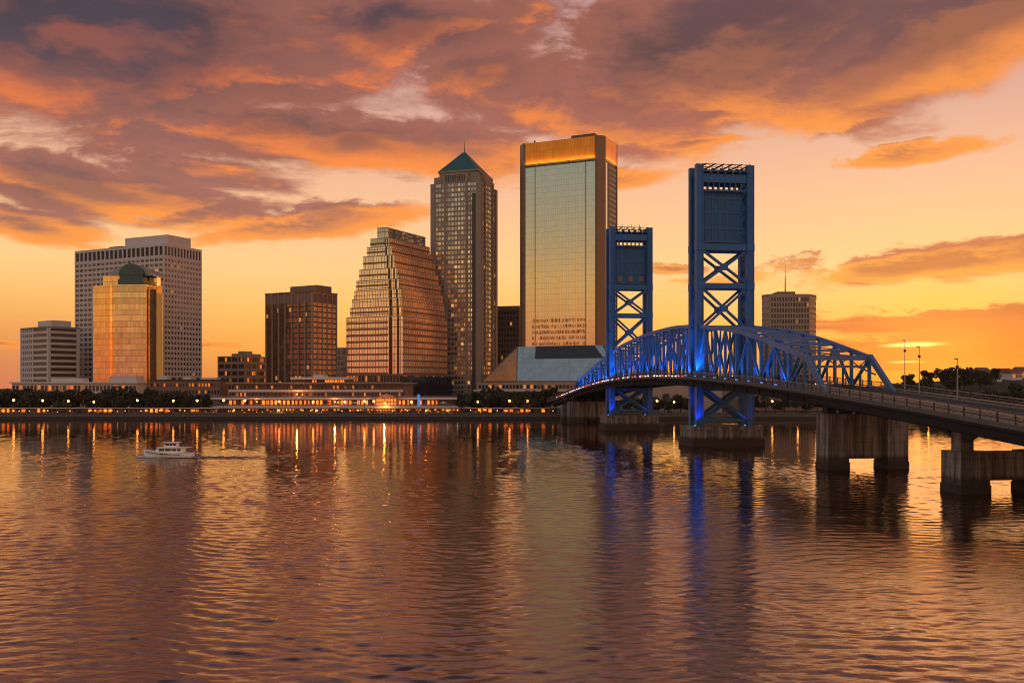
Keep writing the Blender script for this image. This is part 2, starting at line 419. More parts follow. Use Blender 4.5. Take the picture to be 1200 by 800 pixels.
def panes(root, spots, material, n=100, d=.12, name='window'):
    """the n largest panes as parts of their own, the rest as one part"""
    spots = sorted(spots, key=lambda s: -s[2])
    random.Random(3).shuffle(spots)
    spots.sort(key=lambda s: -round(s[3] * s[4], 2))
    cache = {}
    rest = MB()
    for idx, (T, a, z, w, h) in enumerate(spots):
        c = T(a, d, z); e0, e1 = T(a - w / 2, d - .05, z - h / 2), T(a + w / 2, d + .05, z + h / 2)
        sx, sy, sz = (abs(e1[i] - e0[i]) / 2 for i in range(3))
        if idx < n:
            key = (round(sx, 3), round(sy, 3), round(sz, 3))
            if key not in cache: cache[key] = MB().box(-sx, sx, -sy, sy, -sz, sz).mesh(name, material)
            link(name, cache[key], root, c)
        else:
            rest.box(c[0] - sx, c[0] + sx, c[1] - sy, c[1] + sy, c[2] - sz, c[2] + sz)
    if rest.v: tag(rest.build(name, material, root), kind='stuff')
def roof_boxes(root, L, D, z, items, material, name='rooftop_unit'):
    for (x0, x1, y0, y1, h) in items:
        MB().box(L * x0, L * x1, D * y0, D * y1, z - .02, z + h).build(name, material, root)

# ------------------------------------------------------------------ downtown towers
def building(name, label, u0, uc, u2, Yc, alpha, group=None):
    (x, y), L, D, rz = solve(u0, uc, u2, Yc, alpha)
    return thing(name, label, 'building', (x, y, GZ), rz, group), L, D
def topz(v, Y): return zof(v, Y) - GZ        # height above the bank

# low ribbon-window office, far left
r, L, D = building('office_block', 'low grey office block with ribbon windows left of the white gridded tower', 25, 57, 92, 628, R(38))
H = topz(382, 628)
MB().box(0, L, 0, D, -1, H - 1.2).build('wall', M['dark'], r)
MB().box(-.5, L + .5, -.5, D + .5, H - 1.2, H).build('roof', M['gravel'], r)
MB().box(L * .45, L * .95, D * .15, D * .8, H - .01, H + 4.2).build('penthouse', M['pale'], r)
mb = MB(); T1, T2 = front(L, D), right(L, D); nz = 14
for T, W, sk in ((T1, L, 0), (T2, D, 0)):
    for k in range(nz + 1):
        z = H * k / nz; fbox(mb, T, 0, W, -.05, .5, max(-1, z - .85), min(H - 1.22, z + .85))
    fbox(mb, T, W - 1.6, W + .5, -.04, .55, -1, H - 1.21); fbox(mb, T, -.5, 1.2, -.04, .56, -1, H - 1.21)
fbox(mb, T1, L * .42, L * .47, -.04, .57, -1, H - 1.21)
for i in range(5): fbox(mb, T1, L * (.06 + .07 * i), L * (.09 + .07 * i), -.04, .53, -1, H - 1.21)
mb.build('facade_frame', M['pale'], r)
sp = []
for T, W in ((T1, L), (T2, D)):
    for k in range(nz):
        sp.append((T, W * .5, H * (k + .5) / nz, W - 2, H / nz - 1.7))
panes(r, sp, M['windark'])

# white gridded tower
r, L, D = building('office_tower', 'tall white office tower with a dense grid of square windows', 89, 192, 235, 640, R(26))
H = topz(286, 640); zb = topz(301, 640); za = topz(441, 640)
MB().box(0, L, 0, D, -1, H - .3).build('wall', M['dark'], r)
mb = MB(); T1, T2 = front(L, D), right(L, D)
grid_frame(mb, T1, L, za, zb, 20, 23, 1.05, 1.75, .6); grid_frame(mb, T2, D, za, zb, 12, 23, 1.05, 1.75, .6)
grid_frame(mb, T1, L, -1, za - .05, 10, 2, 1.6, 1.4, .62); grid_frame(mb, T2, D, -1, za - .05, 6, 2, 1.6, 1.4, .62)
grid_frame(mb, T1, L, zb + .05, H, 20, 1, 1.1, 2.6, .63); grid_frame(mb, T2, D, zb + .05, H, 12, 1, 1.1, 2.6, .63)
mb.box(-.6, 0, 0, D, -1, H - .1); mb.box(-.6, L + .6, D, D + .6, -1, H - .1)
mb.build('facade_frame', M['pale'], r)
panes(r, pane_spots(T1, L, za, zb, 20, 23, 1.05, 1.75) + pane_spots(T2, D, za, zb, 12, 23, 1.05, 1.75), M['winglass'])
MB().box(-.55, L + .55, -.55, D + .55, H + .003, H + .5).build('roof', M['pale'], r)
MB().box(L * .52, L * .99, D * .12, D * .75, H + .5, topz(275, 645)).build('penthouse', M['pale'], r)
roof_boxes(r, L, D, H + .5, [(.30, .46, .2, .5, 2.2), (.05, .25, .3, .6, 1.6)], M['grey'])

# golden glass tower with a domed crown
Y = 585
pts = [(109, Y + 5), (129, Y), (131, Y + .5), (133, Y - 3), (172, Y - 3), (174, Y + .5), (180, Y + 6), (190, Y + 3), (190, Y + 27), (109, Y + 40)]
W = [(xof(u, y), y) for u, y in pts]
cx, cy = xof(150, Y), Y + 14
r = thing('domed_tower', 'golden mirror glass tower with a teal domed crown', 'building', (cx, cy, GZ))
loc = [(x - cx, y - cy) for x, y in W]
glassA = curtain('golden mirror glass', (.95, .68, .34), 1.6, 3.6, (.60, .41, .19), .1, .22, .015, .07, .95, band=.25)
glassN = curtain('pale mirror glass', (.74, .64, .47), 1.6, 3.6, (.50, .40, .27), .1, .3, .02, .07, .95, band=.35)
Hs = topz(334, Y); Ht = topz(322, Y)
mb = MB(); mb.prism(loc, -1, Hs); mb.build('shaft', glassA, r)
mb = MB(); w0, w1 = loc[3], loc[4]
mb.box(w0[0] + .3, w1[0] - .3, w0[1] - .25, w0[1] + 2, 3, Hs + .02).build('centre_bay', glassN, r)
def bay_x(a, b): return xof(a, Y) - cx, xof(b, Y) - cx
MB().box(bay_x(181.5, 182)[0], bay_x(187, 188)[0], -11.2, -8, 0, Hs - 5).build('dark_bay', M['windark'], r)
x0, x1 = bay_x(174.5, 180); MB().box(x0, x1, -9, 0, 0, Hs - 2).build('recessed_bay', M['windark'], r)
for a, b, ya in ((117, 138, -9.5), (167.5, 176.5, -3.5)):
    x0, x1 = bay_x(a, b); MB().box(x0, x1, ya, ya + 6, Hs, Ht).build('shoulder', glassA, r)
x0, x1 = bay_x(138, 167)
tealglass = curtain('teal vault glass', (.045, .10, .14), 1.3, 1.6, (.03, .05, .06), .1, .1, .03, .15, .6)
MB().box(x0 - .2, x1 + .2, -13.4, 8, Hs + .01, Hs + 3.6).box(x0 + .4, x1 - .4, -12.6, 8, Hs + 3.6, Ht + .05).build('crown_drum', tealglass, r)
mb = MB(); n = 16; rad = (x1 - x0) / 2; hh = topz(308.5, Y) - Ht; xm = (x0 + x1) / 2
ring = [(xm + rad * math.cos(math.pi * i / n), Ht + hh * math.sin(math.pi * i / n)) for i in range(n + 1)]
mb.add([(x, -13, z) for x, z in ring] + [(x, 8, z) for x, z in ring], [(i + 1, i, n + 1 + i, n + 2 + i) for i in range(n)] + [tuple(range(n + 1)), tuple(range(2 * n + 1, n, -1))])
mb.build('vault_roof', tealglass, r)
x0, x1 = bay_x(125, 176); rad = (x1 - x0) / 2; xm = (x0 + x1) / 2
ring = [(xm + rad * math.cos(math.pi * i / n), Ht + hh * .90 * math.sin(math.pi * i / n)) for i in range(n + 1)]
MB().add([(x, -9.3, z) for x, z in ring] + [(x, 12, z) for x, z in ring], [(i + 1, i, n + 1 + i, n + 2 + i) for i in range(n)] + [tuple(range(n + 1)), tuple(range(2 * n + 1, n, -1))]).build('dome', M['steel'], r)

# long pale hall at the foot of the left towers
r, L, D = building('low_hall', 'long low white hall behind trees below the domed tower', 14, 160, 172, 530, R(8))
H = topz(449, 530); MB().box(0, L, 0, D, -1, H).build('wall', M['white'], r)
MB().box(-1, L + 1, -1, D + 1, H, H + .8).build('roof', M['white'], r)
MB().box(L * .3, L * .55, D * .2, D * .8, H + .8, H + 3.0).build('roof_storey', M['pale'], r); MB().box(L * .78, L * .99, D * .1, D * .9, H + .8, H + 4.2).build('roof_storey', M['pale'], r)
panes(r, pane_spots(front(L, D), L, 1, H - .5, 34, 3, .8, 1.6), M['winhouse'])

# dark low block between the white tower and the pavilion
r, L, D = building('low_block', 'dark low brick block with small lit windows right of the white gridded tower', 176, 258, 268, 535, R(6))
H = topz(446, 535); MB().box(0, L, 0, D, -1, H).build('wall', M['redgran'], r)
MB().box(-.4, L + .4, -.4, D + .4, H, H + .7).build('roof', M['dark'], r)
roof_boxes(r, L, D, H + .7, [(.45, .55, .2, .6, 1.6), (.7, .92, .2, .7, 1.1), (.1, .2, .3, .6, 2.4)], M['pale'])
panes(r, pane_spots(front(L, D), L, .5, H - .4, 22, 4, 1.0, 2.1), M['winhouse'], d=.06)

# small tan building with ribbon windows
r, L, D = building('ribbon_block', 'small distant tan block with ribbon windows left of the brown tower', 256, 287, 316, 720, R(20))
H = topz(417, 720); MB().box(0, L, 0, D, -1, H - 1).build('wall', M['dark'], r)
MB().box(L * .4, L * .95, D * .1, D * .7, H - .01, H + 2).box(L * .55, L * .8, D * .2, D * .5, H + 2, H + 4).build('penthouse', M['tan'], r)
mb = MB(); sp = []
for T, W in ((front(L, D), L), (right(L, D), D)):
    for k in range(8): fbox(mb, T, 0, W, -.05, .5, H * k / 7 - 1.1, min(H, H * k / 7 + 1.1))
    for i in range(5): fbox(mb, T, W * i / 4 - .5, W * i / 4 + .5, -.04, .45, 0, H - .1)
    for k in range(7): sp += [(T, W * (i + .5) / 12, H * (k + .5) / 7, W / 12 - .5, H / 7 - 2.2) for i in range(12)]
mb.build('facade_frame', M['tan'], r)
panes(r, sp, M['winhouse'])

# brown glass tower
r, L, D = building('brown_tower', 'dark brown glass tower with pale vertical fins and orange sky glow painted on one side', 312, 366, 394, 600, R(30))
H = topz(341, 600); zt = topz(354, 600)
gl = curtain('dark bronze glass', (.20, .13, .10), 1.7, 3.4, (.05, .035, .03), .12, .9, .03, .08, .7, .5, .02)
sgl = curtain('bronze glass with painted orange reflection', (1.0, .52, .27), 1.7, 3.4, (.12, .06, .035), .16, .9, .03, .3, .45, .5)  # side face of the same glass, orange sky reflection put into its tint
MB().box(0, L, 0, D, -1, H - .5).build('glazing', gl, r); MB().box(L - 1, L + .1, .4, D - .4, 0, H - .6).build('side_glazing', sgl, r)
mb = MB()
for T, W, n in ((front(L, D), L, 7), (right(L, D), D, 5)):
    for i in range(n + 1): fbox(mb, T, W * i / n - .3, W * i / n + .3, -.05, .7, -1, H - .4)
mb.build('fin', M['fin'], r)
mb = MB()
for T, W, n in ((front(L, D), L, 7), (right(L, D), D, 5)):
    for i in range(n): fbox(mb, T, W * i / n + .36, W * (i + 1) / n - .36, -.04, .35, zt, H - 1)
mb.build('crown_panel', M['redgran'], r)
MB().box(-.75, L + .75, -.75, D + .75, H - .4, H + .3).build('roof', M['bronze'], r)
MB().box(L * .42, L * 1.0, D * .2, D * .8, H + .3, topz(334, 605)).build('penthouse', M['redgran'], r)

# pale sliver behind
r, L, D = building('pale_block', 'pale distant high-rise sliver between the brown tower and the stepped tower', 390, 402, 414, 780, R(35))
H = topz(408, 780); MB().box(0, L, 0, D, -1, H).build('wall', M['tan'], r)
MB().box(-.3, L + .3, -.3, D + .3, H, H + .8).build('roof', M['pale'], r)
panes(r, pane_spots(front(L, D), L, 2, H - 1, 4, 9, 1.2, 1.8) + pane_spots(right(L, D), D, 2, H - 1, 4, 9, 1.2, 1.8), M['winglass'], d=.06)

# stepped glass tower
TIERS = [(267, 442, 453, 498.5), (279, 434, 456, 503.5), (288.5, 430, 459, 506.5), (299, 425.5, 462, 510), (314, 421, 465.5, 514), (327, 417.5, 468, 516.5), (339, 415, 469.5, 519), (349, 412.5, 470.5, 520.5), (359, 410.5, 471.2, 522), (370.5, 406, 472, 524)]
r = None
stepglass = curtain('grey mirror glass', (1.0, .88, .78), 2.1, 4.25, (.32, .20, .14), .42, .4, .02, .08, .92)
stepside = curtain('mirror glass with painted orange reflection', (.95, .55, .32), 2.1, 4.25, (.32, .15, .09), .5, .4, .03, .28, .6)  # side faces of the tiers: warm sky reflection painted into the glass colour
stepgrey = curtain('blue grey mirror glass', (.60, .60, .60), 1.5, 3.9, (.14, .12, .11), .18, .5, .03, .08, .9)
AL = R(27)
(bx, by), BL, BD, brz = solve(406, 472, 524, 590, AL)
r = thing('stepped_tower', 'stepped copper banded glass tower whose setbacks narrow towards the top', 'building', (bx, by, GZ), brz)
inv = (Matrix.Translation((bx, by, GZ)) @ rotz(brz)).inverted()
zlow = [topz(t[0], 600) for t in TIERS][1:] + [topz(436, 590)]
for i, (v, u0, uc, u2) in enumerate(TIERS):
    Yc = 606 - 16 * i / 9
    (x, y), L, D, _ = solve(u0, uc, u2, Yc, AL)
    o = inv @ Vector((x, y, GZ)); top = topz(v, Yc); low = zlow[i] - 1.2
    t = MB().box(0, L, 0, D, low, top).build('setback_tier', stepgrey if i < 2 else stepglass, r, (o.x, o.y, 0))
    MB().box(-.12, L + .12, -.12, D + .12, top - .02, top + .5).build('ledge', M['steel'], t)
    if i >= 1:
        mb = MB(); n = max(1, round((top - low) / 4.25)); ch = (top - low) / n
        for T, W in ((front(L, D), L * .74), (right(L, D), D)):
            for k in range(n): fbox(mb, T, (0 if W > L * .9 or W == D else 0), W, -.03, .3, low + k * ch, low + k * ch + 1.15)
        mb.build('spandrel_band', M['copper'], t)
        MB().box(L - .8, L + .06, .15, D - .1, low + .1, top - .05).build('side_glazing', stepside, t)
        fbox(MB(), front(L, D), L * .76, L * .82, -.02, .06, low, top - .1).build('slot_window', M['windark'], t)
        fbox(MB(), front(L, D), L * .90, L * .94, -.02, .07, low, top - .1).build('slot_window', M['windark'], t)
zl = topz(436, 590)
MB().box(.3, BL - .3, .3, BD, -1, zl - 1.2).build('base_wall', M['dark'], r)
mb = MB(); grid_frame(mb, front(BL, BD), BL, -1, zl - 1.15, 18, 4, .9, 1.9, .3); grid_frame(mb, right(BL, BD), BD, -1, zl - 1.15, 20, 4, .9, 1.9, .3)
mb.build('base_frame', M['redgran'], r)
panes(r, [(T, a, z, w, h) for T, a, z, w, h in pane_spots(front(BL, BD), BL, -1, zl - 1.15, 18, 4, .9, 1.9) if z > 3] + pane_spots(right(BL, BD), BD, -1, zl - 1.15, 20, 4, .9, 1.9), M['winhouse'], d=-.1)
navy = curtain('navy glass', (.03, .035, .06), 2.0, 3.5, (.01, .01, .015), .15, .2, .02, .15, .4)
MB().box(BL + .6, BL + 5, -3, BD * .96, -1, topz(441, 590)).build('glass_annex', navy, r)

# tower with a green pyramid roof
r, L, D = building('pyramid_tower', 'tall brown tower with a green pyramid roof', 506, 563, 581.5, 640, R(18))
H = topz(212, 640); H1 = topz(204, 640); H2 = topz(196, 640)
MB().box(0, L, 0, D, -1, H - .05).build('wall', M['dark'], r)
T1, T2 = front(L, D), right(L, D)
mb = MB(); grid_frame(mb, T1, L, 8, H, 15, 44, .5, 1.25, .4); grid_frame(mb, T2, D, 8, H, 12, 44, .6, 1.25, .4)
for T, W in ((T1, L), (T2, D)):
    fbox(mb, T, -.7, 3.2, -.03, .8, -1, H); fbox(mb, T, W - 3.2, W + .8, -.03, .82, -1, H)
    for f in (.28, .72): fbox(mb, T, W * f - .8, W * f + .8, -.03, .9, -1, H + 2)
mb.box(-.5, 0, 0, D, -1, H - .1)
mb.build('facade_frame', M['frame'], r)
panes(r, pane_spots(T1, L, 8, H, 15, 44, .5, 1.25, skip=lambda i, k: i in (0, 14)) + pane_spots(T2, D, 8, H, 12, 44, .6, 1.25, skip=lambda i, k: i in (0, 11)), M['wingold'])
t1 = MB().box(1.2, L - 1.2, 1.2, D - 1.2, H - .05, H1).box(L * .25, L * .75, -.4, D * .5, H - .05, H1 + 2).box(L * .5, L + .4, D * .25, D * .75, H - .05, H1 + 1.98).build('upper_setback', M['frame'], r)
for k in range(9): MB().box(L * (.29 + .047 * k), L * (.315 + .047 * k), -.5, -.39, H + .8, H1 + .6).build('louver', M['windark'], t1)
MB().box(4, L - 4, 4, D - 4, H1, H2 - 1.2).box(3.2, L - 3.2, 3.2, D - 3.2, H2 - 1.2, H2).build('cornice', M['frame'], r)
MB().box(L * .84, L * .91, -.95, .1, 9, H - 8).build('recessed_bay', M['windark'], r)
rf = MB().add([(3.4, 3.4, H2), (L - 3.4, 3.4, H2), (L - 3.4, D - 3.4, H2), (3.4, D - 3.4, H2), (L / 2 - 1, D / 2 - 1, topz(176.5, 655)), (L / 2 + 1, D / 2 - 1, topz(176.5, 655)), (L / 2 + 1, D / 2 + 1, topz(176.5, 655)), (L / 2 - 1, D / 2 + 1, topz(176.5, 655))],
              [(3, 2, 1, 0), (4, 5, 6, 7), (0, 1, 5, 4), (1, 2, 6, 5), (2, 3, 7, 6), (3, 0, 4, 7)]).build('pyramid_roof', M['teal'], r)
MB().rod((L / 2, D / 2, topz(177, 655)), (L / 2, D / 2, topz(163, 655)), .35, .08).build('spire', M['black'], rf)
MB().box(-3, L + 3, -4, D, -1, 9).build('podium', M['redgran'], r)

# dark block between pyramid tower and gold tower
r, L, D = building('dark_tower', 'dark office block half hidden between the pyramid tower and the gold banded tower', 576, 608, 640, 700, R(14))
H = topz(363, 700); MB().box(0, L, 0, D, -1, H).build('wall', M['dark'], r)
MB().box(-.7, L + .7, -.7, D + .7, H, H + 3).build('roof', M['redgran'], r)
MB().box(L * .55, L, D * .2, D * .8, H + 3, topz(356, 700)).build('penthouse', M['redgran'], r)
mb = MB(); grid_frame(mb, front(L, D), L, 0, H, 9, 17, .8, 1.6, .5); mb.build('facade_frame', M['brown'], r)
panes(r, pane_spots(front(L, D), L, 0, H, 9, 17, .8, 1.6), M['windark'])

# gold banded glass tower with a flared glass base
A = R(24.5)
(x, y), L, D, rz = solve(608.5, 706, 724, 600, A)
r = thing('banded_tower', 'tallest glass tower with a gold top band and a flared glass base', 'building', (x, y, GZ), rz)
H = topz(158, 600); Hb = topz(184, 600); Hg = topz(188, 600); Hk = topz(404.5, 600); Hl = topz(371, 600)
silver = curtain('silver green mirror glass', (.80, .79, .72), 1.55, 3.7, (.62, .55, .43), .10, .12, .006, .05, .95, .06)
goldband = curtain('gold band glass', (1.0, .35, .03), 2.2, 6, (.55, .22, .03), .14, .15, .03, .34, .6, .2)
c = 3.6
MB().prism([(c, 0), (L - c, 0), (L, c), (L, D - c), (L - c, D), (c, D), (0, D - c), (0, c)], -1, H - 1.5).build('core', M['brown'], r)
MB().box(c + 1.2, L - c - 1.2, -.5, 2, Hk - 2, Hg).build('front_glazing', silver, r)
side = MB().box(L - 2, L + .45, c + 6.5, D - c - 1.5, Hk - 2, Hg).build('side_glazing', M['brown'], r)
MB().box(L - 2, L + .5, c + 1.2, c + 4.6, Hk - 2, Hg).build('side_strip', silver, r)
Ts = right(L, D)
panes(r, [(Ts, a, z, w, h) for T, a, z, w, h in pane_spots(Ts, D - 2 * c - 9, 3, Hg, 7, 46, .9, 1.7, a0=c + 7) if z > Hk], M['winglass'], d=.46)
mb = MB()
for cx_, cy_ in ((0, 0), (L, 0), (L, D), (0, D)):
    sx, sy = (1 if cx_ == 0 else -1), (1 if cy_ == 0 else -1)
    p = [(cx_ - sx * .8, cy_ + sy * (c - .6)), (cx_ + sx * (c - .6), cy_ - sy * .8), (cx_ + sx * (c + 1), cy_ - sy * .8), (cx_ + sx * (c + 1), cy_ + sy * 1), (cx_ + sx * 1, cy_ + sy * (c + 1)), (cx_ - sx * .8, cy_ + sy * (c + 1))]
    if sx * sy < 0: p = p[::-1]
    MB().prism(p, -1, H).build('corner_column', M['bronze'], r)
c1 = c + 1.25
MB().box(c1, L - c1, -.75, 1, Hb, H - .2).build('gold_band', goldband, r)
MB().box(L - 1, L + .75, c1, D - c1, Hb, H - .2).build('gold_band', goldband, r)
for nm, p_, sx_, rot in (('front', (L / 2, -2.0, Hb - .3), L - 2 * c1, (R(180 - 22), 0, 0)), ('side', (L + 2.0, D / 2, Hb - .3), D - 2 * c1, (0, R(180 - 22), 0))):
    ld = bpy.data.lights.new('crown_fill', 'AREA'); ld.shape = 'RECTANGLE'; ld.energy = 2600 * sx_ / 48; ld.color = (1.0, .55, .18)  # unseen area light added to brighten the gold band
    ld.size, ld.size_y = (sx_, .4) if nm == 'front' else (.4, sx_)
    lo = bpy.data.objects.new('crown_fill', ld); COL.objects.link(lo); lo.parent = r; lo.location = p_; lo.rotation_euler = rot
for k in range(6):
    MB().box(c1 + (L - 2 * c1) * (k + .1) / 6, c1 + (L - 2 * c1) * (k + .82) / 6, -.3, .5, Hg + .1, Hb - .05).build('louver', M['windark'], r)
for q in (.14, .87): MB().box(c1 + (L - 2 * c1) * q - .22, c1 + (L - 2 * c1) * q + .22, -.62, 0, Hk, Hg - .05).build('maintenance_rail', M['bronze'], r)
rows = []
for k in range(5):
    for i in range(40):
        if random.random() < .86: rows.append((front(L, D), L * (.16 + .66 * (i + random.uniform(.3, .7)) / 40), Hk + 1.6 + (Hl - Hk) * k / 4.8 + random.uniform(-.25, .25), L * .66 / 40 * random.uniform(.5, .8), random.uniform(1.5, 2.5)))
panes(r, rows, M['winreflect'], d=.47, name='skyline_reflection')  # dark panes added to imitate buildings mirrored low in the glass
MB().box(c, L - c, c, D - c, H - 1.5, H).build('roof', M['dark'], r)
MB().box(L * .62, L * .9, 2, D * .5, H, H + 2.2).build('penthouse', M['brown'], r)
MB().rod((L * .17, 3, H), (L * .17, 3, H + 2.2), .5).build('rooftop_vent', M['dark'], r)
# flared base
e = 20; zs0 = topz(447, 610); zs1 = Hk
slope = curtain('pale teal sloped glass', (.40, .55, .53), 2.4, 3.2, (.25, .33, .32), .18, .2, .02, .22, .55)
gslope = curtain('sloped glass with painted gold reflection', (1.0, .72, .40), 2.4, 3.2, (.5, .33, .16), .2, .2, .008, .16, .9, .1)  # gold reflection put into the tint of the corner facet
lo = [(7, -e), (L + e, -e), (L + e, D + e), (-e - 4, D + e), (-e - 4, -8)]; hi = [(-.9, -.9), (L + .9, -.9), (L + .9, D + .9), (-.9, D + .9)]
vv = [(x_, y_, zs0) for x_, y_ in lo] + [(x_, y_, zs1) for x_, y_ in hi]
def sheet(name, m, *faces):
    for f in faces: MB().add([vv[i] for i in f], [tuple(range(len(f)))]).build(name, m, r)
sheet('sloped_atrium_glass', slope, (0, 1, 6, 5)); sheet('rear_slope_glass', slope, (1, 2, 7, 6), (2, 3, 8, 7), (3, 4, 5, 8)); sheet('sloped_corner_glass', gslope, (4, 0, 5))
q = .36
f3 = lambda a, b, t: tuple(a[i] + (b[i] - a[i]) * t for i in range(3))
n_ = Vector((0, -(zs1 - zs0), -(e - .9))).normalized() * -.25
n_ = Vector((0, -abs(n_.y), abs(n_.z)))
A0, B0 = f3(vv[5], vv[0], q), f3(vv[6], vv[1], q)
P_ = [f3(A0, B0, .20), f3(A0, B0, .93), f3(vv[5], vv[6], .90), f3(vv[5], vv[6], .22)]
P_ = [tuple(Vector(p) + n_) for p in P_]
MB().add(P_ + [tuple(Vector(p) - n_ * 1.5) for p in P_], [(0, 1, 2, 3), (7, 6, 5, 4), (0, 4, 5, 1), (1, 5, 6, 2), (2, 6, 7, 3), (3, 7, 4, 0)]).build('dark_atrium_band', M['tealband'], r)
mb = MB()
mb.beam(vv[0], vv[5], .6, .5); mb.beam(vv[4], vv[5], 1.0, .8)
mb.beam(vv[1], vv[6], 1.0, .8); mb.beam(vv[0], vv[1], 1.0, .9); mb.beam(vv[4], vv[0], 1.0, .9); mb.beam(vv[3], vv[4], 1.0, .9)
mb.build('atrium_ridge', M['bronze'], r)
MB().box(-e - 1, L + e + 1, -e - 1, D + e, -1, zs0 - .45).build('podium', M['tan'], r)
Tp = lambda a, d, z: (a, -e - 1 - d, z)
panes(r, pane_spots(Tp, L + 2 * e, 2, zs0 - 1, 40, 3, .7, 2.4, a0=-e), M['winhouse'], d=.06)
mb = MB(); [mb.box(-e - 2.5, L + e + 2.5, -e - 3.5, -e - .8, z, z + .8) for z in (5.2, 10.6)]; mb.build('terrace_slab', M['pale'], r)

# tan tower with a mast beyond the bridge
Y = 680
pl = [(893, Y + 8), (903, Y), (948, Y), (956, Y + 9), (956, Y + 30), (893, Y + 32)]
W = [(xof(u, yy), yy) for u, yy in pl]; cx, cy = xof(924, Y), Y + 15
r = thing('mast_tower', 'tan tower with chamfered corners and a roof mast beyond the bridge', 'building', (cx, cy, GZ))
lc = [(a - cx, b - cy) for a, b in W]; H = topz(347, Y)
tanwall = curtain('tan wall with strip windows', (.30, .22, .17), 1.4, 3.3, (.44, .32, .25), .5, 1.5, .02, .25, .35, .3)
MB().prism(lc, -1, H).build('wall', tanwall, r)
mb = MB()
sc_ = lambda k: [(a * k, b * k) for a, b in lc]
for k in range(19): mb.prism(sc_(1.010), H * k / 19, H * k / 19 + .55)
mb.build('balcony_band', M['tan'], r)
yf = lc[1][1] * 1.010; Tm = lambda a, d, z: (lc[1][0] + a, yf - d, z); Wm = lc[2][0] - lc[1][0]
mb = MB(); grid_frame(mb, Tm, Wm, 2, H - .2, 14, 19, .75, 1.3, .45); mb.build('facade_frame', M['tan'], r)
panes(r, pane_spots(Tm, Wm, 2, H - .2, 14, 19, .75, 1.3), M['windark'], d=.1)
MB().prism(sc_(1.02), H, H + 1.6).build('roof', M['tan'], r)
MB().box(-6, 7, -8, 6, H + 1.6, topz(340.5, Y)).build('penthouse', M['redgran'], r)
MB().rod((2, 0, topz(341, Y)), (2, 0, topz(322, Y)), .45, .3).rod((2, 0, topz(322, Y)), (2, 0, topz(306, Y)), .22, .06).build('mast', M['black'], r)

# flat tan block seen under the lift span
r, L, D = building('flat_block', 'flat tan block on the bank seen under the lift span', 742, 830, 846, 560, R(5))
H = topz(452, 560); MB().box(0, L, 0, D, -1, H).build('wall', M['tan'], r)
MB().box(-.5, L + .5, -.5, D + .5, H, H + .8).build('roof', M['pale'], r)
panes(r, pane_spots(front(L, D), L, 1, 8, 14, 2, 1.2, 1.4), M['winhouse'], d=.06)
# long low block behind the right bank trees
r, L, D = building('bank_block', 'long low block behind the trees on the bank right of the bridge pier', 868, 985, 1000, 560, R(4))
H = topz(462, 560); MB().box(0, L, 0, D, -1, H).build('wall', M['redgran'], r)
MB().box(-.5, L + .5, -.5, D + .5, H, H + .6).build('roof', M['dark'], r)
panes(r, pane_spots(front(L, D), L, 1, H - .5, 18, 3, 1.4, 1.2), M['winhouse'], d=.06)

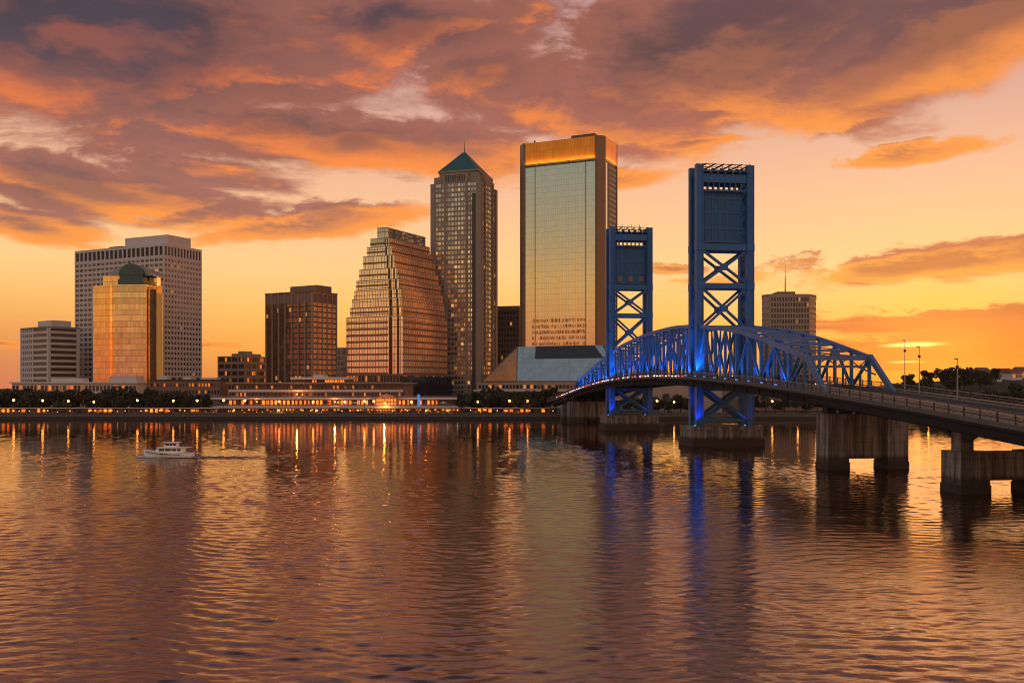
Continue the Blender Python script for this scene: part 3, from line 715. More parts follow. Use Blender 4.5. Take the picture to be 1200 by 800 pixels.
# ------------------------------------------------------------------ river
def river():
    rng = np.random.default_rng(5)
    xs = np.concatenate([np.arange(-290, -110, .7), np.arange(-110, 130, .3), np.arange(130, 300, .7)]); ys = np.concatenate([np.arange(34, 100, .16), np.arange(100, 240, .4), np.arange(240, 464.01, .7)])
    X, Yg = np.meshgrid(xs, ys)
    Z = np.zeros_like(X)
    # wind chop: many short crested waves, crests mostly across the river
    wx = X + 2.5 * np.sin(Yg * .05 + X * .013); wy = Yg + 2.0 * np.sin(X * .06 + 1.3) + 1.2 * np.sin(X * .17 + Yg * .05)
    for i in range(110):
        lam = float(np.exp(rng.uniform(np.log(.5), np.log(2.8)))); th = rng.normal(0, .5) + .08
        k = 2 * np.pi / lam; amp = .0140 * lam / (2 * np.pi) * rng.uniform(.6, 1.3) * (1.25 if lam < 4 else .8)
        ph = k * (np.sin(th) * wx + np.cos(th) * wy) + rng.uniform(0, 6.28)
        lo = 1.0 if lam > 1.5 else np.clip(((260 if lam > .9 else 130) - Yg) / 40, 0, 1)
        Z += lo * amp * (np.sin(ph) + .22 * np.sin(2 * ph + 1.2))
    # gusts: calmer and rougher lanes
    gust = .75 + .35 * np.sin(X * .021 + Yg * .043 + .6 * np.sin(Yg * .03)) * np.sin(X * .037 - Yg * .017 + 2)
    fade = np.clip((Yg - 34) / 4, 0, 1) * np.clip((464 - Yg) / 4, 0, 1) * np.clip((X + 290) / 8, 0, 1) * np.clip((299 - X) / 8, 0, 1) * (1.12 - .80 * np.clip((Yg - 90) / 270, 0, 1) ** .8)
    Z *= gust * fade
    ny, nx = X.shape
    V = np.stack([X, Yg, Z], -1).reshape(-1, 3)
    idx = np.arange(ny * nx).reshape(ny, nx)
    Fq = np.stack([idx[:-1, :-1], idx[:-1, 1:], idx[1:, 1:], idx[1:, :-1]], -1).reshape(-1, 4)
    x0, x1, y0, y1 = xs[0], xs[-1], ys[0], ys[-1]; B = 2500.0
    ex = np.array([(-B, -400, 0), (B, -400, 0), (B, y0, 0), (-B, y0, 0), (-B, y1, 0), (B, y1, 0), (B, 466, 0), (-B, 466, 0), (x0, y0, 0), (x1, y0, 0), (x0, y1, 0), (x1, y1, 0)], float)
    n = len(V)
    ef = np.array([(0, 1, 2, 3), (4, 5, 6, 7), (3, 8, 10, 4), (9, 2, 5, 11)]) + n
    V = np.concatenate([V, ex]); Fq = np.concatenate([Fq, ef])
    me = bpy.data.meshes.new('river'); me.vertices.add(len(V)); me.vertices.foreach_set('co', V.ravel())
    me.loops.add(len(Fq) * 4); me.loops.foreach_set('vertex_index', Fq.ravel().astype(np.int32))
    me.polygons.add(len(Fq)); me.polygons.foreach_set('loop_start', np.arange(0, len(Fq) * 4, 4, dtype=np.int32))
    me.polygons.foreach_set('use_smooth', np.ones(len(Fq), bool))
    me.update(calc_edges=True); me.validate()
    m, gg = mat('river water')
    co = gg.new('ShaderNodeTexCoord').outputs['Object']
    far = gg.step(gg.sep(co)[1], 220, 330)
    st = gg.v('MULTIPLY', co, (.34, 1.0, 1.0))
    fine = gg.noise(st, 1.9, 6, .66, .5)
    mid = gg.noise(gg.v('MULTIPLY', co, (.33, 1.0, 1.0)), .62, 3, .55, .5)
    patch = gg.noise(gg.v('MULTIPLY', co, (.4, 1.0, 1.0)), .03, 3, .55)
    h = gg.m('ADD', gg.m('MULTIPLY', fine, gg.step(gg.sep(co)[1], 60, 260, .026, .005)), gg.m('MULTIPLY', gg.m('MULTIPLY', mid, .02), far))
    h = gg.m('MULTIPLY', h, gg.step(patch, .25, .7, .55, 1.25))
    b = gg.new('ShaderNodeBump'); b.inputs['Strength'].default_value = 1.0; b.inputs['Distance'].default_value = 1.0
    gg.l.new(h, b.inputs['Height'])
    fr = gg.new('ShaderNodeFresnel'); fr.inputs['IOR'].default_value = 2.4; gg.l.new(b.outputs[0], fr.inputs['Normal'])
    df = gg.new('ShaderNodeBsdfDiffuse'); df.inputs[0].default_value = (.012, .007, .006, 1)
    gl_ = gg.new('ShaderNodeBsdfGlossy'); gl_.inputs['Color'].default_value = (1.0, .83, .71, 1); gl_.inputs['Roughness'].default_value = .03
    gg.l.new(b.outputs[0], gl_.inputs['Normal']); gg.l.new(b.outputs[0], df.inputs['Normal'])
    mx = gg.new('ShaderNodeMixShader'); gg.l.new(gg.m('POWER', fr.outputs[0], .72), mx.inputs[0]); gg.l.new(df.outputs[0], mx.inputs[1]); gg.l.new(gl_.outputs[0], mx.inputs[2])
    gg.l.new(mx.outputs[0], gg.new('ShaderNodeOutputMaterial').inputs[0])
    me.materials.append(m)
    tag(link('water', me), kind='structure')
river()

# ------------------------------------------------------------------ far bank
MB().box(-2500, 2500, 467, 6000, GZ - 3, GZ).build('ground', M['soil']).__setitem__('kind', 'structure')
MB().box(-700, 900, 466.2, 482, GZ - 2, GZ + .15).build('promenade', M['paving']).__setitem__('kind', 'structure')
w = thing('seawall', 'long dark concrete seawall with a pale coping along the far bank', 'wall', (0, 465.3, 0))
MB().box(-900, 1100, -.5, .9, -3, 1.3).build('wall', M['fender'], w); MB().box(-900, 1100, -.4, .9, 1.3, GZ + .2).build('parapet', M['grey'], w)
MB().box(-900, 1100, -.75, 1.1, GZ + .2, GZ + .55).build('coping', M['grey'], w)
def hill_z(x, y): return 22 * math.exp(-((x - 430) / 190) ** 2 - ((y - 790) / 150) ** 2)
n = 40; mb = MB()
gv = [(-40 + 1000 * i / n, 530 + 640 * j / n) for j in range(n + 1) for i in range(n + 1)]
mb.add([(x, y, GZ - 1.2 + hill_z(x, y) * 1.0) for x, y in gv], [(j * (n + 1) + i, j * (n + 1) + i + 1, (j + 1) * (n + 1) + i + 1, (j + 1) * (n + 1) + i) for j in range(n) for i in range(n)])
mb.build('hill', M['soil'], smooth=True)['kind'] = 'structure'

# ------------------------------------------------------------------ trees
def crown_mesh(name, seed, w, h, lobes, leaves, size, m):
    rng = np.random.default_rng(seed); V = []; 
    for k in range(lobes):
        th = rng.uniform(0, 6.28); rr = w * .5 * rng.uniform(.05, .72); zc = h * rng.uniform(.30, .80)
        c = np.array([rr * math.cos(th), rr * math.sin(th), zc]); rad = w * rng.uniform(.16, .28)
        p = rng.normal(size=(leaves, 3)); p /= np.linalg.norm(p, axis=1)[:, None]
        p *= (rad * rng.uniform(.35, 1.08, size=leaves) ** .5)[:, None]; p[:, 2] *= .72
        p += c
        a = rng.normal(size=(leaves, 3)); a /= np.linalg.norm(a, axis=1)[:, None]
        b = np.cross(a, rng.normal(size=(leaves, 3))); b /= np.linalg.norm(b, axis=1)[:, None]
        s = (size * rng.uniform(.5, 1.25, size=leaves))[:, None]
        V.append(np.stack([p - a * s, p - b * s * .6, p + a * s, p + b * s * .6], 1))
    V = np.concatenate(V).reshape(-1, 3); nf = len(V) // 4
    me = bpy.data.meshes.new(name); me.from_pydata(V.tolist(), [], np.arange(nf * 4).reshape(-1, 4).tolist())
    me.materials.append(m); return me
def trunk_mesh(h, r):
    mb = MB(); mb.rod((0, 0, -.4), (.2, .1, h * .45), r, r * .7, 7)
    for k in range(5):
        t = k * 1.3; mb.rod((.2, .1, h * .42), (h * .25 * math.cos(t), h * .25 * math.sin(t), h * (.62 + .05 * (k % 3))), r * .5, r * .15, 5)
    return mb.mesh('trunk', M['trunk'])
KINDS = [('oak', crown_mesh('crown', 1, 13, 12.5, 16, 150, .62, M['leaf']), trunk_mesh(11, .42)), ('oak', crown_mesh('crown', 2, 11, 11, 14, 150, .58, M['leaf2']), trunk_mesh(10, .36)),
         ('oak', crown_mesh('crown', 3, 9.5, 13.5, 14, 150, .58, M['leaf']), trunk_mesh(12, .34)), ('oak', crown_mesh('crown', 4, 14, 10, 17, 140, .62, M['leaf2']), trunk_mesh(9, .42))]
def tree(u, Y, s, label, group, k=None, z=None):
    k = random.randrange(4) if k is None else k
    t = thing('tree', label, 'tree', (xof(u, Y), Y, GZ if z is None else z), random.uniform(0, 6.28), group)
    t.scale = (s * random.uniform(.9, 1.12), s * random.uniform(.9, 1.12), s)
    link('trunk', KINDS[k][2], t); link('crown', KINDS[k][1], t); return t
ORD = ['first', 'second', 'third', 'fourth', 'fifth', 'sixth', 'seventh', 'eighth', 'ninth', 'tenth', 'eleventh', 'twelfth', 'thirteenth', 'fourteenth', 'fifteenth', 'sixteenth', 'seventeenth', 'eighteenth', 'nineteenth', 'twentieth',
       'twenty-first', 'twenty-second', 'twenty-third', 'twenty-fourth', 'twenty-fifth', 'twenty-sixth', 'twenty-seventh', 'twenty-eighth', 'twenty-ninth', 'thirtieth']
for i in range(24):
    tree(-8 + 10.9 * i + random.uniform(-3, 3), 487 + random.uniform(-3, 7), random.uniform(.95, 1.2) * (.8 if i > 20 else 1), f'dark leafy tree, {ORD[i]} from the left in the promenade row below the left towers', 'trees along the left promenade')
for i in range(10):
    tree(540 + 11.5 * i + random.uniform(-3, 3), 484 + random.uniform(-2, 6), random.uniform(.85, 1.15), f'dark leafy tree, {ORD[i]} from the left in front of the flared glass base', 'trees before the glass base')
for i in range(9):
    tree(706 + 13 * i + random.uniform(-2, 2), 490 + random.uniform(-3, 6), random.uniform(.62, .85), f'dark tree on the bank, {ORD[i]} from the left under the lift span', 'trees seen under the lift span')
for i in range(9):
    tree(884 + 12 * i + random.uniform(-2, 2), 492 + random.uniform(-3, 6), random.uniform(.6, .85), f'dark bank tree, {ORD[i]} from the left between the right tower legs and the pier', 'trees on the right bank')
hx = [(1008, 560, .95), (1022, 600, 1.2), (1038, 640, 1.3), (1053, 660, 1.45), (1064, 690, 1.6), (1088, 670, 1.95), (1110, 690, 2.2), (1131, 680, 1.95), (1149, 700, 1.7), (1166, 720, 1.3), (1080, 640, 1.3), (1121, 640, 1.45),
      (1036, 525, .85), (1052, 535, 1.0), (1075, 530, .9), (1093, 540, 1.1), (1112, 525, .9), (1130, 545, 1.1), (1146, 530, .85), (1161, 545, 1.05), (1176, 530, 1.0), (1190, 550, 1.2), (1205, 535, 1.05), (1222, 560, 1.2)]
for i, (u, Y, s) in enumerate(sorted(hx)):
    tree(u, Y, s * (.82 if Y > 560 else 1.12), f'dark rounded tree, {ORD[i]} from the left on the wooded rise right of the bridge', 'trees on the wooded rise', z=GZ - 1 + hill_z(xof(u, Y), Y))

# palms
def palm_meshes():
    tr = MB(); n = 6
    for k in range(n): tr.rod((.25 * (k / n) ** 2 * 3, 0, 9 * k / n - .2 * (k == 0)), (.25 * ((k + 1) / n) ** 2 * 3, 0, 9 * (k + 1) / n), .26 - .015 * k, .245 - .015 * k, 7)
    cr = MB(); rg = random.Random(4)
    for k in range(26):
        a = k * 2.4; dn = rg.uniform(-.5, 1.0); L_ = rg.uniform(2.3, 3.1); pts = []
        for i in range(7):
            t = i / 6; rr = L_ * t * (1 - .12 * t); pts.append((.75 + rr * math.cos(a), rr * math.sin(a), 9 + L_ * (dn * t - .95 * t * t)))
        for i in range(6):
            w0, w1 = .42 * math.sin(math.pi * (i + .35) / 7), .42 * math.sin(math.pi * (i + 1.35) / 7); nx_, ny_ = -math.sin(a), math.cos(a); p, q = pts[i], pts[i + 1]
            for sg in (-1, 1):
                cr.add([p, q, (q[0] + sg * nx_ * w1, q[1] + sg * ny_ * w1, q[2] - .25), (p[0] + sg * nx_ * w0, p[1] + sg * ny_ * w0, p[2] - .25)], [(0, 1, 2, 3)])
    return tr.mesh('trunk', M['trunk']), cr.mesh('crown', M['leaf2'])
ptr, pcr = palm_meshes()
for i, (u, s, lab) in enumerate(((547, 1.0, 'palm at the right end of the pavilion'), (572, 1.1, 'palm standing before the golden corner of the flared glass base'), (652, .95, 'palm just left of the bridge end'), (766, .9, 'left palm of the pair under the lift span'), (779, 1.05, 'right palm of the pair under the lift span'), (898, .95, 'palm on the bank right of the near tower legs'))):
    t = thing('palm_tree', lab, 'palm tree', (xof(u, 479), 479, GZ), i * 1.7, 'palms along the bank'); t.scale = (s, s, s); link('trunk', ptr, t); link('crown', pcr, t)

# small houses on the rise
for i, (u, Y, w_, lab) in enumerate([(1124, 740, 15, 'leftmost small pale house among trees on the rise'), (1137, 760, 18, 'wide pale gabled house on the rise, second from the left'), (1150, 790, 16, 'pale house near the top of the rise, third from the left'),
                                     (1162, 745, 16, 'pale house on the rise, fourth from the left'), (1174, 800, 20, 'broad pale house on the rise, fifth from the left'), (1186, 755, 15, 'pale house on the rise, sixth from the left'), (1197, 790, 18, 'pale house at the right edge of the rise')]):
    x = xof(u, Y); w_ *= .62; h = thing('house', lab, 'house', (x, Y, GZ - 1 + hill_z(x, Y) - .5), random.uniform(-.4, .4), 'houses on the rise')
    hh = random.uniform(4, 6.5)
    MB().box(-w_ / 2, w_ / 2, -6, 6, -1, hh).build('wall', M['white'], h)
    MB().add([(-w_ / 2 - .6, -6.6, hh - .1), (w_ / 2 + .6, -6.6, hh - .1), (w_ / 2 + .6, 6.6, hh - .1), (-w_ / 2 - .6, 6.6, hh - .1), (-w_ / 2 - .6, 0, hh + 3.4), (w_ / 2 + .6, 0, hh + 3.4)],
             [(0, 1, 5, 4), (2, 3, 4, 5), (0, 4, 3), (1, 2, 5), (3, 2, 1, 0)]).build('roof', M['roofred'], h)
    for a in (-.3, 0, .3): MB().box(w_ * a - .8, w_ * a + .8, -6.12, -6, hh * .35, hh * .75).build('window', M['winhouse'], h)

# ------------------------------------------------------------------ riverside pavilion
Yp = 497
x0, x1 = xof(262, Yp), xof(540, Yp); Wp = x1 - x0
pv = thing('riverside_pavilion', 'long terraced riverside pavilion glowing with orange lights', 'building', (x0, Yp, GZ))
def px(u): return xof(u, Yp) - x0
def lv(v): return zof(v, Yp - 6) - GZ
MB().box(0, Wp, 6, 34, -1, lv(466)).build('wall', M['redgran'], pv)
MB().box(px(266), px(475), 12, 40, lv(466), lv(449)).build('upper_wall', M['redgran'], pv)
MB().box(px(338), px(402), 10, 34, lv(449), lv(444)).build('rooftop_hall', M['brown'], pv)
MB().box(px(336), px(404), 8, 36, lv(444), lv(441.5)).box(px(360), px(372), 14, 28, lv(441.5), lv(438.5)).build('roof', M['white'], pv)
mb = MB(); mb.box(px(258), px(480), 9, 42, lv(449.5), lv(448)); mb.build('upper_roof', M['gravel'], pv)
for a, b, y_, v in ((240, 556, 1.5, 467), (250, 552, -3, 477), (262, 470, 8.5, 458)):
    MB().box(px(a), px(b), y_, 10, lv(v + 1.2), lv(v - 1.2)).build('terrace_slab', M['pale'], pv)
c1_, c2_ = MB().box(-.18, .18, -.2, .2, 0, lv(477)).mesh('column', M['brown']), MB().box(-.15, .15, -.15, .15, lv(476), lv(467)).mesh('column', M['brown'])
for i in range(58): link('column', c1_, pv, (px(262) + i * (px(548) - px(262)) / 58, -2.2, 0))
for i in range(40): link('column', c2_, pv, (px(262) + i * (px(548) - px(262)) / 40, 2.15, 0))
for y_, v in ((1.6, 466), (-2.9, 476)):
    mb = MB(); zz = lv(v)
    mb.box(px(244), px(552), y_, y_ + .1, zz + 1.0, zz + 1.12)
    for i in range(120): mb.box(px(244) + i * (px(552) - px(244)) / 120, px(244) + i * (px(552) - px(244)) / 120 + .12, y_, y_ + .08, zz, zz + 1.0)
    mb.build('railing', M['steel'], pv)
Tq = lambda a, d, z: (a, 6 - d, z)
Tu = lambda a, d, z: (a, 12 - d, z)
Tr = lambda a, d, z: (a, 10 - d, z)
sp = pane_spots(Tq, px(536), .4, lv(479), 62, 1, 1.0, .9, a0=.8) + pane_spots(Tq, px(536), lv(475.5), lv(468.4), 56, 1, 1.0, .9, a0=.8)
panes(pv, sp, M['winwarm'], n=100, d=.06)
sp = pane_spots(Tu, px(472) - px(268), lv(456.5), lv(450.5), 44, 1, 1.2, .9, a0=px(268)) + pane_spots(Tu, px(472) - px(268), lv(465.5), lv(459.5), 44, 1, 1.2, .8, a0=px(268))
panes(pv, sp, M['winhouse'], n=44, d=.06, name='upper_window')
panes(pv, pane_spots(Tr, px(400) - px(352), lv(448), lv(444.6), 16, 1, .5, .3, a0=px(352)), M['winwarm'], d=.06, name='hall_window')
# bright entrance hall with an orange gable
mb = MB(); a, b = px(440), px(466)
mb.add([(a, -1, -.5), (b, -1, -.5), (b, -1, lv(466)), ((a + b) / 2, -1, lv(461)), (a, -1, lv(466)), (a, 12, -.5), (b, 12, -.5), (b, 12, lv(466)), ((a + b) / 2, 12, lv(461)), (a, 12, lv(466))],
       [(0, 1, 2, 3, 4), (9, 8, 7, 6, 5), (0, 5, 6, 1), (1, 6, 7, 2), (2, 7, 8, 3), (3, 8, 9, 4), (4, 9, 5, 0)])
mb.build('entrance_hall', M['redgran'], pv)
Te = lambda a, d, z: (a, -1 - d, z)
panes(pv, pane_spots(Te, b - a - 1, .6, lv(479), 7, 1, .5, .6, a0=a + .5) + pane_spots(Te, b - a - 1, lv(475), lv(467), 7, 2, .5, .5, a0=a + .5), glow('entrance hall light', (1.0, .22, .03), 1.6), d=.06, name='entrance_window')
for i, (u, y_, v, e_) in enumerate(((275, -1, 481, 500), (300, 2, 471, 700), (328, -1, 481, 1500), (345, 7, 462, 1200), (372, -1, 481, 700), (392, 2, 471, 900), (420, -1, 481, 1100), (452, -4, 472, 2600), (455, -5, 484, 2000), (500, -1, 481, 700), (525, -1, 481, 900))):
    b_ = MB().lathe([(0, -.3), (.42, 0), (0, .3)], n=10).build('hanging_lamp', M['lamp'], pv, (px(u), y_ - .6, lv(v)), smooth=True)
    l = bpy.data.lights.new('lamp_light', 'POINT'); l.energy = e_; l.color = (1.0, .36, .07); l.shadow_soft_size = .4
    lo = bpy.data.objects.new('lamp_light', l); COL.objects.link(lo); lo.parent = b_; lo.location = (0, -.7, -.2)
MB().box(px(490), px(493), -4, -3.4, lv(476), lv(462)).build('blue_sign_pylon', glow('blue sign light', (.08, .35, 1.0), .7, False), pv)
for i, u in enumerate((300, 318, 385, 416, 478, 520)):
    MB().lathe([(0, lv(470.5)), (1.9, lv(472)), (1.9, lv(472) - .12), (0, lv(472) - .1)], (px(u), -.5), 10).rod((px(u), -.5, lv(476)), (px(u), -.5, lv(470.8)), .06).build('parasol', M['white'] if i % 2 else M['roofred'], pv)

# low arcades with lit stalls under the trees
for u0, u1, lab in ((-6, 252, 'long low lit arcade under the trees along the left promenade'), (546, 652, 'short low lit arcade under the trees before the flared glass base')):
    xa, xb_ = xof(u0, 479), xof(u1, 479); ar = thing('arcade', lab, 'arcade', (xa, 479, GZ + .1)); Wl = xb_ - xa
    MB().box(0, Wl, .4, 4, 0, 2.5).build('wall', M['redgran'], ar); MB().box(-.5, Wl + .5, -1.6, 4.4, 2.5, 2.75).build('canopy', M['pale'], ar)
    cm = MB().box(-.1, .1, -.1, .1, 0, 2.5).mesh('post', M['black'])
    nn = int(Wl / 4)
    for i in range(min(nn, 90)): link('post', cm, ar, (Wl * i / max(1, min(nn, 90) - 1), -1.3, 0))
    n2 = int(Wl / 2.6); panes(ar, [(lambda a, d, z: (a, .4 - d, z), Wl * (i + .5) / n2, 1.3, random.uniform(1.0, 2.2), random.uniform(1.0, 1.8)) for i in range(n2) if random.random() < .8], M['winwarm'], n=90, d=.06)

# clipped and ragged shrubs along the edge of the promenade
shm = [crown_mesh('shrub', 21 + k, 3.2 + k * .6, 1.7 + .3 * k, 6, 60, .30, M['leaf' if k % 2 else 'leaf2']) for k in range(3)]
for i in range(64):
    u = random.choice([random.uniform(-5, 255), random.uniform(-5, 255), random.uniform(395, 560), random.uniform(540, 660), random.uniform(880, 960), random.uniform(700, 800)])
    sh = link('shrub', shm[i % 3], None, (xof(u, 467.6), 467.3 + random.uniform(0, .9), GZ - .1), random.uniform(0, 6)); q_ = random.uniform(.5, 1.05); sh.scale = (q_ * 1.3, q_ * .7, q_ * .8)
    tag(sh, 'low dark shrub at the edge of the promenade above the seawall', 'shrub', 'shrubs along the promenade edge')

# ------------------------------------------------------------------ lamps along the promenade
def lamp_proto():
    t = thing('street_lamp', '', 'street lamp', (0, 0, GZ), 0, 'promenade lamps')
    MB().rod((0, 0, 0), (0, 0, .7), .22, .16).rod((0, 0, .7), (0, 0, 5.6), .10, .07).build('pole', M['black'], t)
    hd = MB().lathe([(0, 5.55), (.36, 5.75), (.52, 6.15), (.40, 6.5), (0, 6.62)], n=12).build('lamp_globe', M['lamp'], t, smooth=True)
    MB().lathe([(0, 6.9), (.3, 6.66), (.46, 6.55), (0, 6.58)], n=12).build('lamp_cap', M['black'], t)
    return t
LAMPS = [(16, 'below the low grey office block, nearest the left edge'), (50, 'in front of the low grey office block'), (80, 'between the low office block and the domed tower'), (110, 'below the left edge of the domed tower'),
         (161, 'below the right half of the domed tower'), (203, 'below the right half of the white gridded tower'), (231, 'just right of the white gridded tower'), (262, 'at the left end of the pavilion'), (287, 'before the left pavilion wing'),
         (327, 'below the brown tower, left one'), (367, 'below the right edge of the brown tower'), (404, 'below the left edge of the stepped tower'), (427, 'below the stepped tower, left of the bright entrance hall'),
         (438, 'beside the bright entrance hall'), (482, 'below the navy annex of the stepped tower'), (560, 'at the left tip of the flared glass base'), (597, 'among trees before the flared glass base, left one'), (618, 'among trees before the flared glass base, middle one'),
         (645, 'among trees before the flared glass base, right one'), (697, 'behind the far bridge piers'), (770, 'under the lift span, left one'), (790, 'under the lift span, right one'), (905, 'on the right bank beside the near tower legs'), (935, 'on the right bank left of the big pier'), (1088, 'at the wooded rise right of the bridge')]
lp = None
for u, lab in LAMPS:
    Yl = 471 if u > 240 and u < 540 else 476
    if lp is None: lp = lamp_proto(); o = lp
    else: o = copy_tree(lp)
    o.location = (xof(u, Yl), Yl, GZ + .15); s = random.uniform(.92, 1.08); o.scale = (s, s, s)
    o['label'] = 'orange globe street lamp ' + lab
pl = None
for i in range(58):
    u = 2 + i * 11.4 + random.uniform(-4, 4)
    if pl is None:
        pl = thing('path_light', 'small glowing path light low on the promenade behind the seawall', 'path light', (0, 0, 0), 0, 'path lights on the promenade')
        MB().rod((0, 0, 0), (0, 0, 1.0), .09).build('post', M['black'], pl); MB().lathe([(0, 1.0), (.17, 1.03), (.17, 1.3), (0, 1.42)], n=8).build('lens', M['lampsmall'], pl)
        o = pl
    else: o = copy_tree(pl)
    Yl = 468 + random.uniform(0, 6); o.location = (xof(u, Yl), Yl, GZ + .15); q_ = random.uniform(.5, 1.5); o.scale = (q_, q_, q_)

# ------------------------------------------------------------------ lift bridge
BA = math.atan(.141)
br = thing('lift_bridge', 'blue steel vertical lift bridge with two towers and an arched truss over the river', 'bridge', (58.1, 261, 0), BA)
# deck height along the bridge (0 at the near tower, 97 at the far tower)
SK = np.array([-260, -200, -135, -110, -76, -40, 0, 30, 60, 97, 130, 166, 195, 240]); ZK = np.array([1.5, 5.6, 11.0, 12.9, 15.2, 17.3, 18.9, 19.4, 19.3, 18.2, 16.2, 13.2, 10.6, 7.0])
_fs = np.linspace(-260, 240, 1001); _fz = np.interp(_fs, SK, ZK); _ker = np.hanning(61); _fz = np.convolve(np.pad(_fz, 30, 'edge'), _ker / _ker.sum(), 'valid')
def dz_(s): return float(np.interp(s, _fs, _fz))
CS = np.array([-67, -47, -30, 0, 20, 48, 79, 97, 119, 140, 158]); CZ = np.array([22.4, 26.9, 30.0, 33.1, 33.9, 33.4, 31.1, 28.9, 25.2, 21.4, 18.4])
_cs = np.linspace(-67, 158, 901); _cz = np.interp(_cs, CS, CZ); _pad = np.concatenate([_cz[0] + (_cz[1] - _cz[0]) * np.arange(-40, 0), _cz, _cz[-1] + (_cz[-1] - _cz[-2]) * np.arange(1, 41)]); _cz = np.convolve(_pad, np.hanning(81) / np.hanning(81).sum(), 'valid')
def cz_(s): return float(np.interp(s, _cs, _cz))
HW = 9.6; TW = 7.1                                          # half width of the deck, of the truss planes
def strip(name, m, xa, xb, za, zb, s0=-255, s1=226, step=5, parent=br):
    """ribbon along the deck with a rectangular section (heights relative to the deck)"""
    mb = MB(); ss = np.arange(s0, s1 + .01, step); vs = []
    for s in ss:
        z = dz_(s); vs += [(xa, s, z + za), (xb, s, z + za), (xb, s, z + zb), (xa, s, z + zb)]
    fs = [(0, 1, 2, 3), tuple(4 * (len(ss) - 1) + i for i in (3, 2, 1, 0))]
    for k in range(len(ss) - 1):
        a = 4 * k; fs += [(a + i, a + 4 + i, a + 4 + (i + 1) % 4, a + (i + 1) % 4) for i in range(4)]
    mb.add(vs, fs); return mb.build(name, m, parent)
deck = strip('deck', M['girder'], -HW + .05, HW - .05, -.9, -.05)
strip('sidewalk', M['paving'], -HW + .2, -6.3, -.045, .12, parent=deck); strip('sidewalk', M['paving'], 6.3, HW - .2, -.045, .12, parent=deck)
strip('roadway', M['asphalt'], -6.2, 6.2, -.06, 0.02, parent=deck)
mb = MB()
for s in np.arange(-250, 220, 9.0):
    for xl in (-3.1, 3.1):
        z0, z1 = dz_(s) + .026, dz_(s + 3) + .026
        mb.add([(xl - .08, s, z0), (xl + .08, s, z0), (xl + .08, s + 3, z1), (xl - .08, s + 3, z1)], [(0, 1, 2, 3)])
mb.build('lane_marking', M['white'], deck)
yel = matte('yellow road paint', (.55, .36, .06), .7, .2)
mb = MB()
for s in np.arange(-250, 220, 5.0):
    for xl in (-.2, .2):
        z0, z1 = dz_(s) + .026, dz_(s + 5) + .026
        mb.add([(xl - .07, s, z0), (xl + .07, s, z0), (xl + .07, s + 5, z1), (xl - .07, s + 5, z1)], [(0, 1, 2, 3)])
mb.build('centre_marking', yel, deck)
for sx in (-1, 1):
    a, b = sorted((sx * 6.2, sx * 6.5)); strip('kerb', M['grey'], a, b, -.05, .35, parent=deck)
    a, b = sorted((sx * HW, sx * (HW - .35))); strip('fascia', M['grey'], a + .01, b + .01, -.42, .28, parent=deck)
for sx in (-8.4, -5, 0, 5, 8.4):
    strip('girder', M['girder'], sx - .35, sx + .35, -2.5, -.88, parent=br)
strip('edge_girder', M['girder'], -HW + .25, -HW + .75, -2.2, -.98, -255, -74)
mb = MB()
for s in np.arange(-250, 220, 7.5): mb.box(-9.0, 9.0, s - .25, s + .25, dz_(s) - 2.2, dz_(s) - .89)
mb.build('floor_beam', M['girder'], br)
# railings, one on each side
for sx in (-1, 1):
    rl = strip('railing', M['steel'], *sorted((sx * (HW - .12), sx * (HW - .24))), 1.45, 1.60)
    for zz in (.62, 1.02): strip('rail', M['steel'], *sorted((sx * (HW - .15), sx * (HW - .21))), zz, zz + .07, parent=rl)
    pm = MB().box(-.09, .09, -.09, .09, .2, 1.7).mesh('post', M['black'])
    for s in np.arange(-150, 220, 3.75): link('post', pm, rl, (sx * (HW - .18), s, dz_(s)))
    mb = MB()
    for s in np.arange(-150, 200, .5): mb.beam((sx * (HW - .18), s, dz_(s) + .3), (sx * (HW - .18), s, dz_(s) + 1.45), .035)
    mb.build('baluster', M['black'], rl)
for sx in (-1, 1):
    strip('road_barrier', M['steel'], *sorted((sx * 6.55, sx * 6.68)), .75, .95)
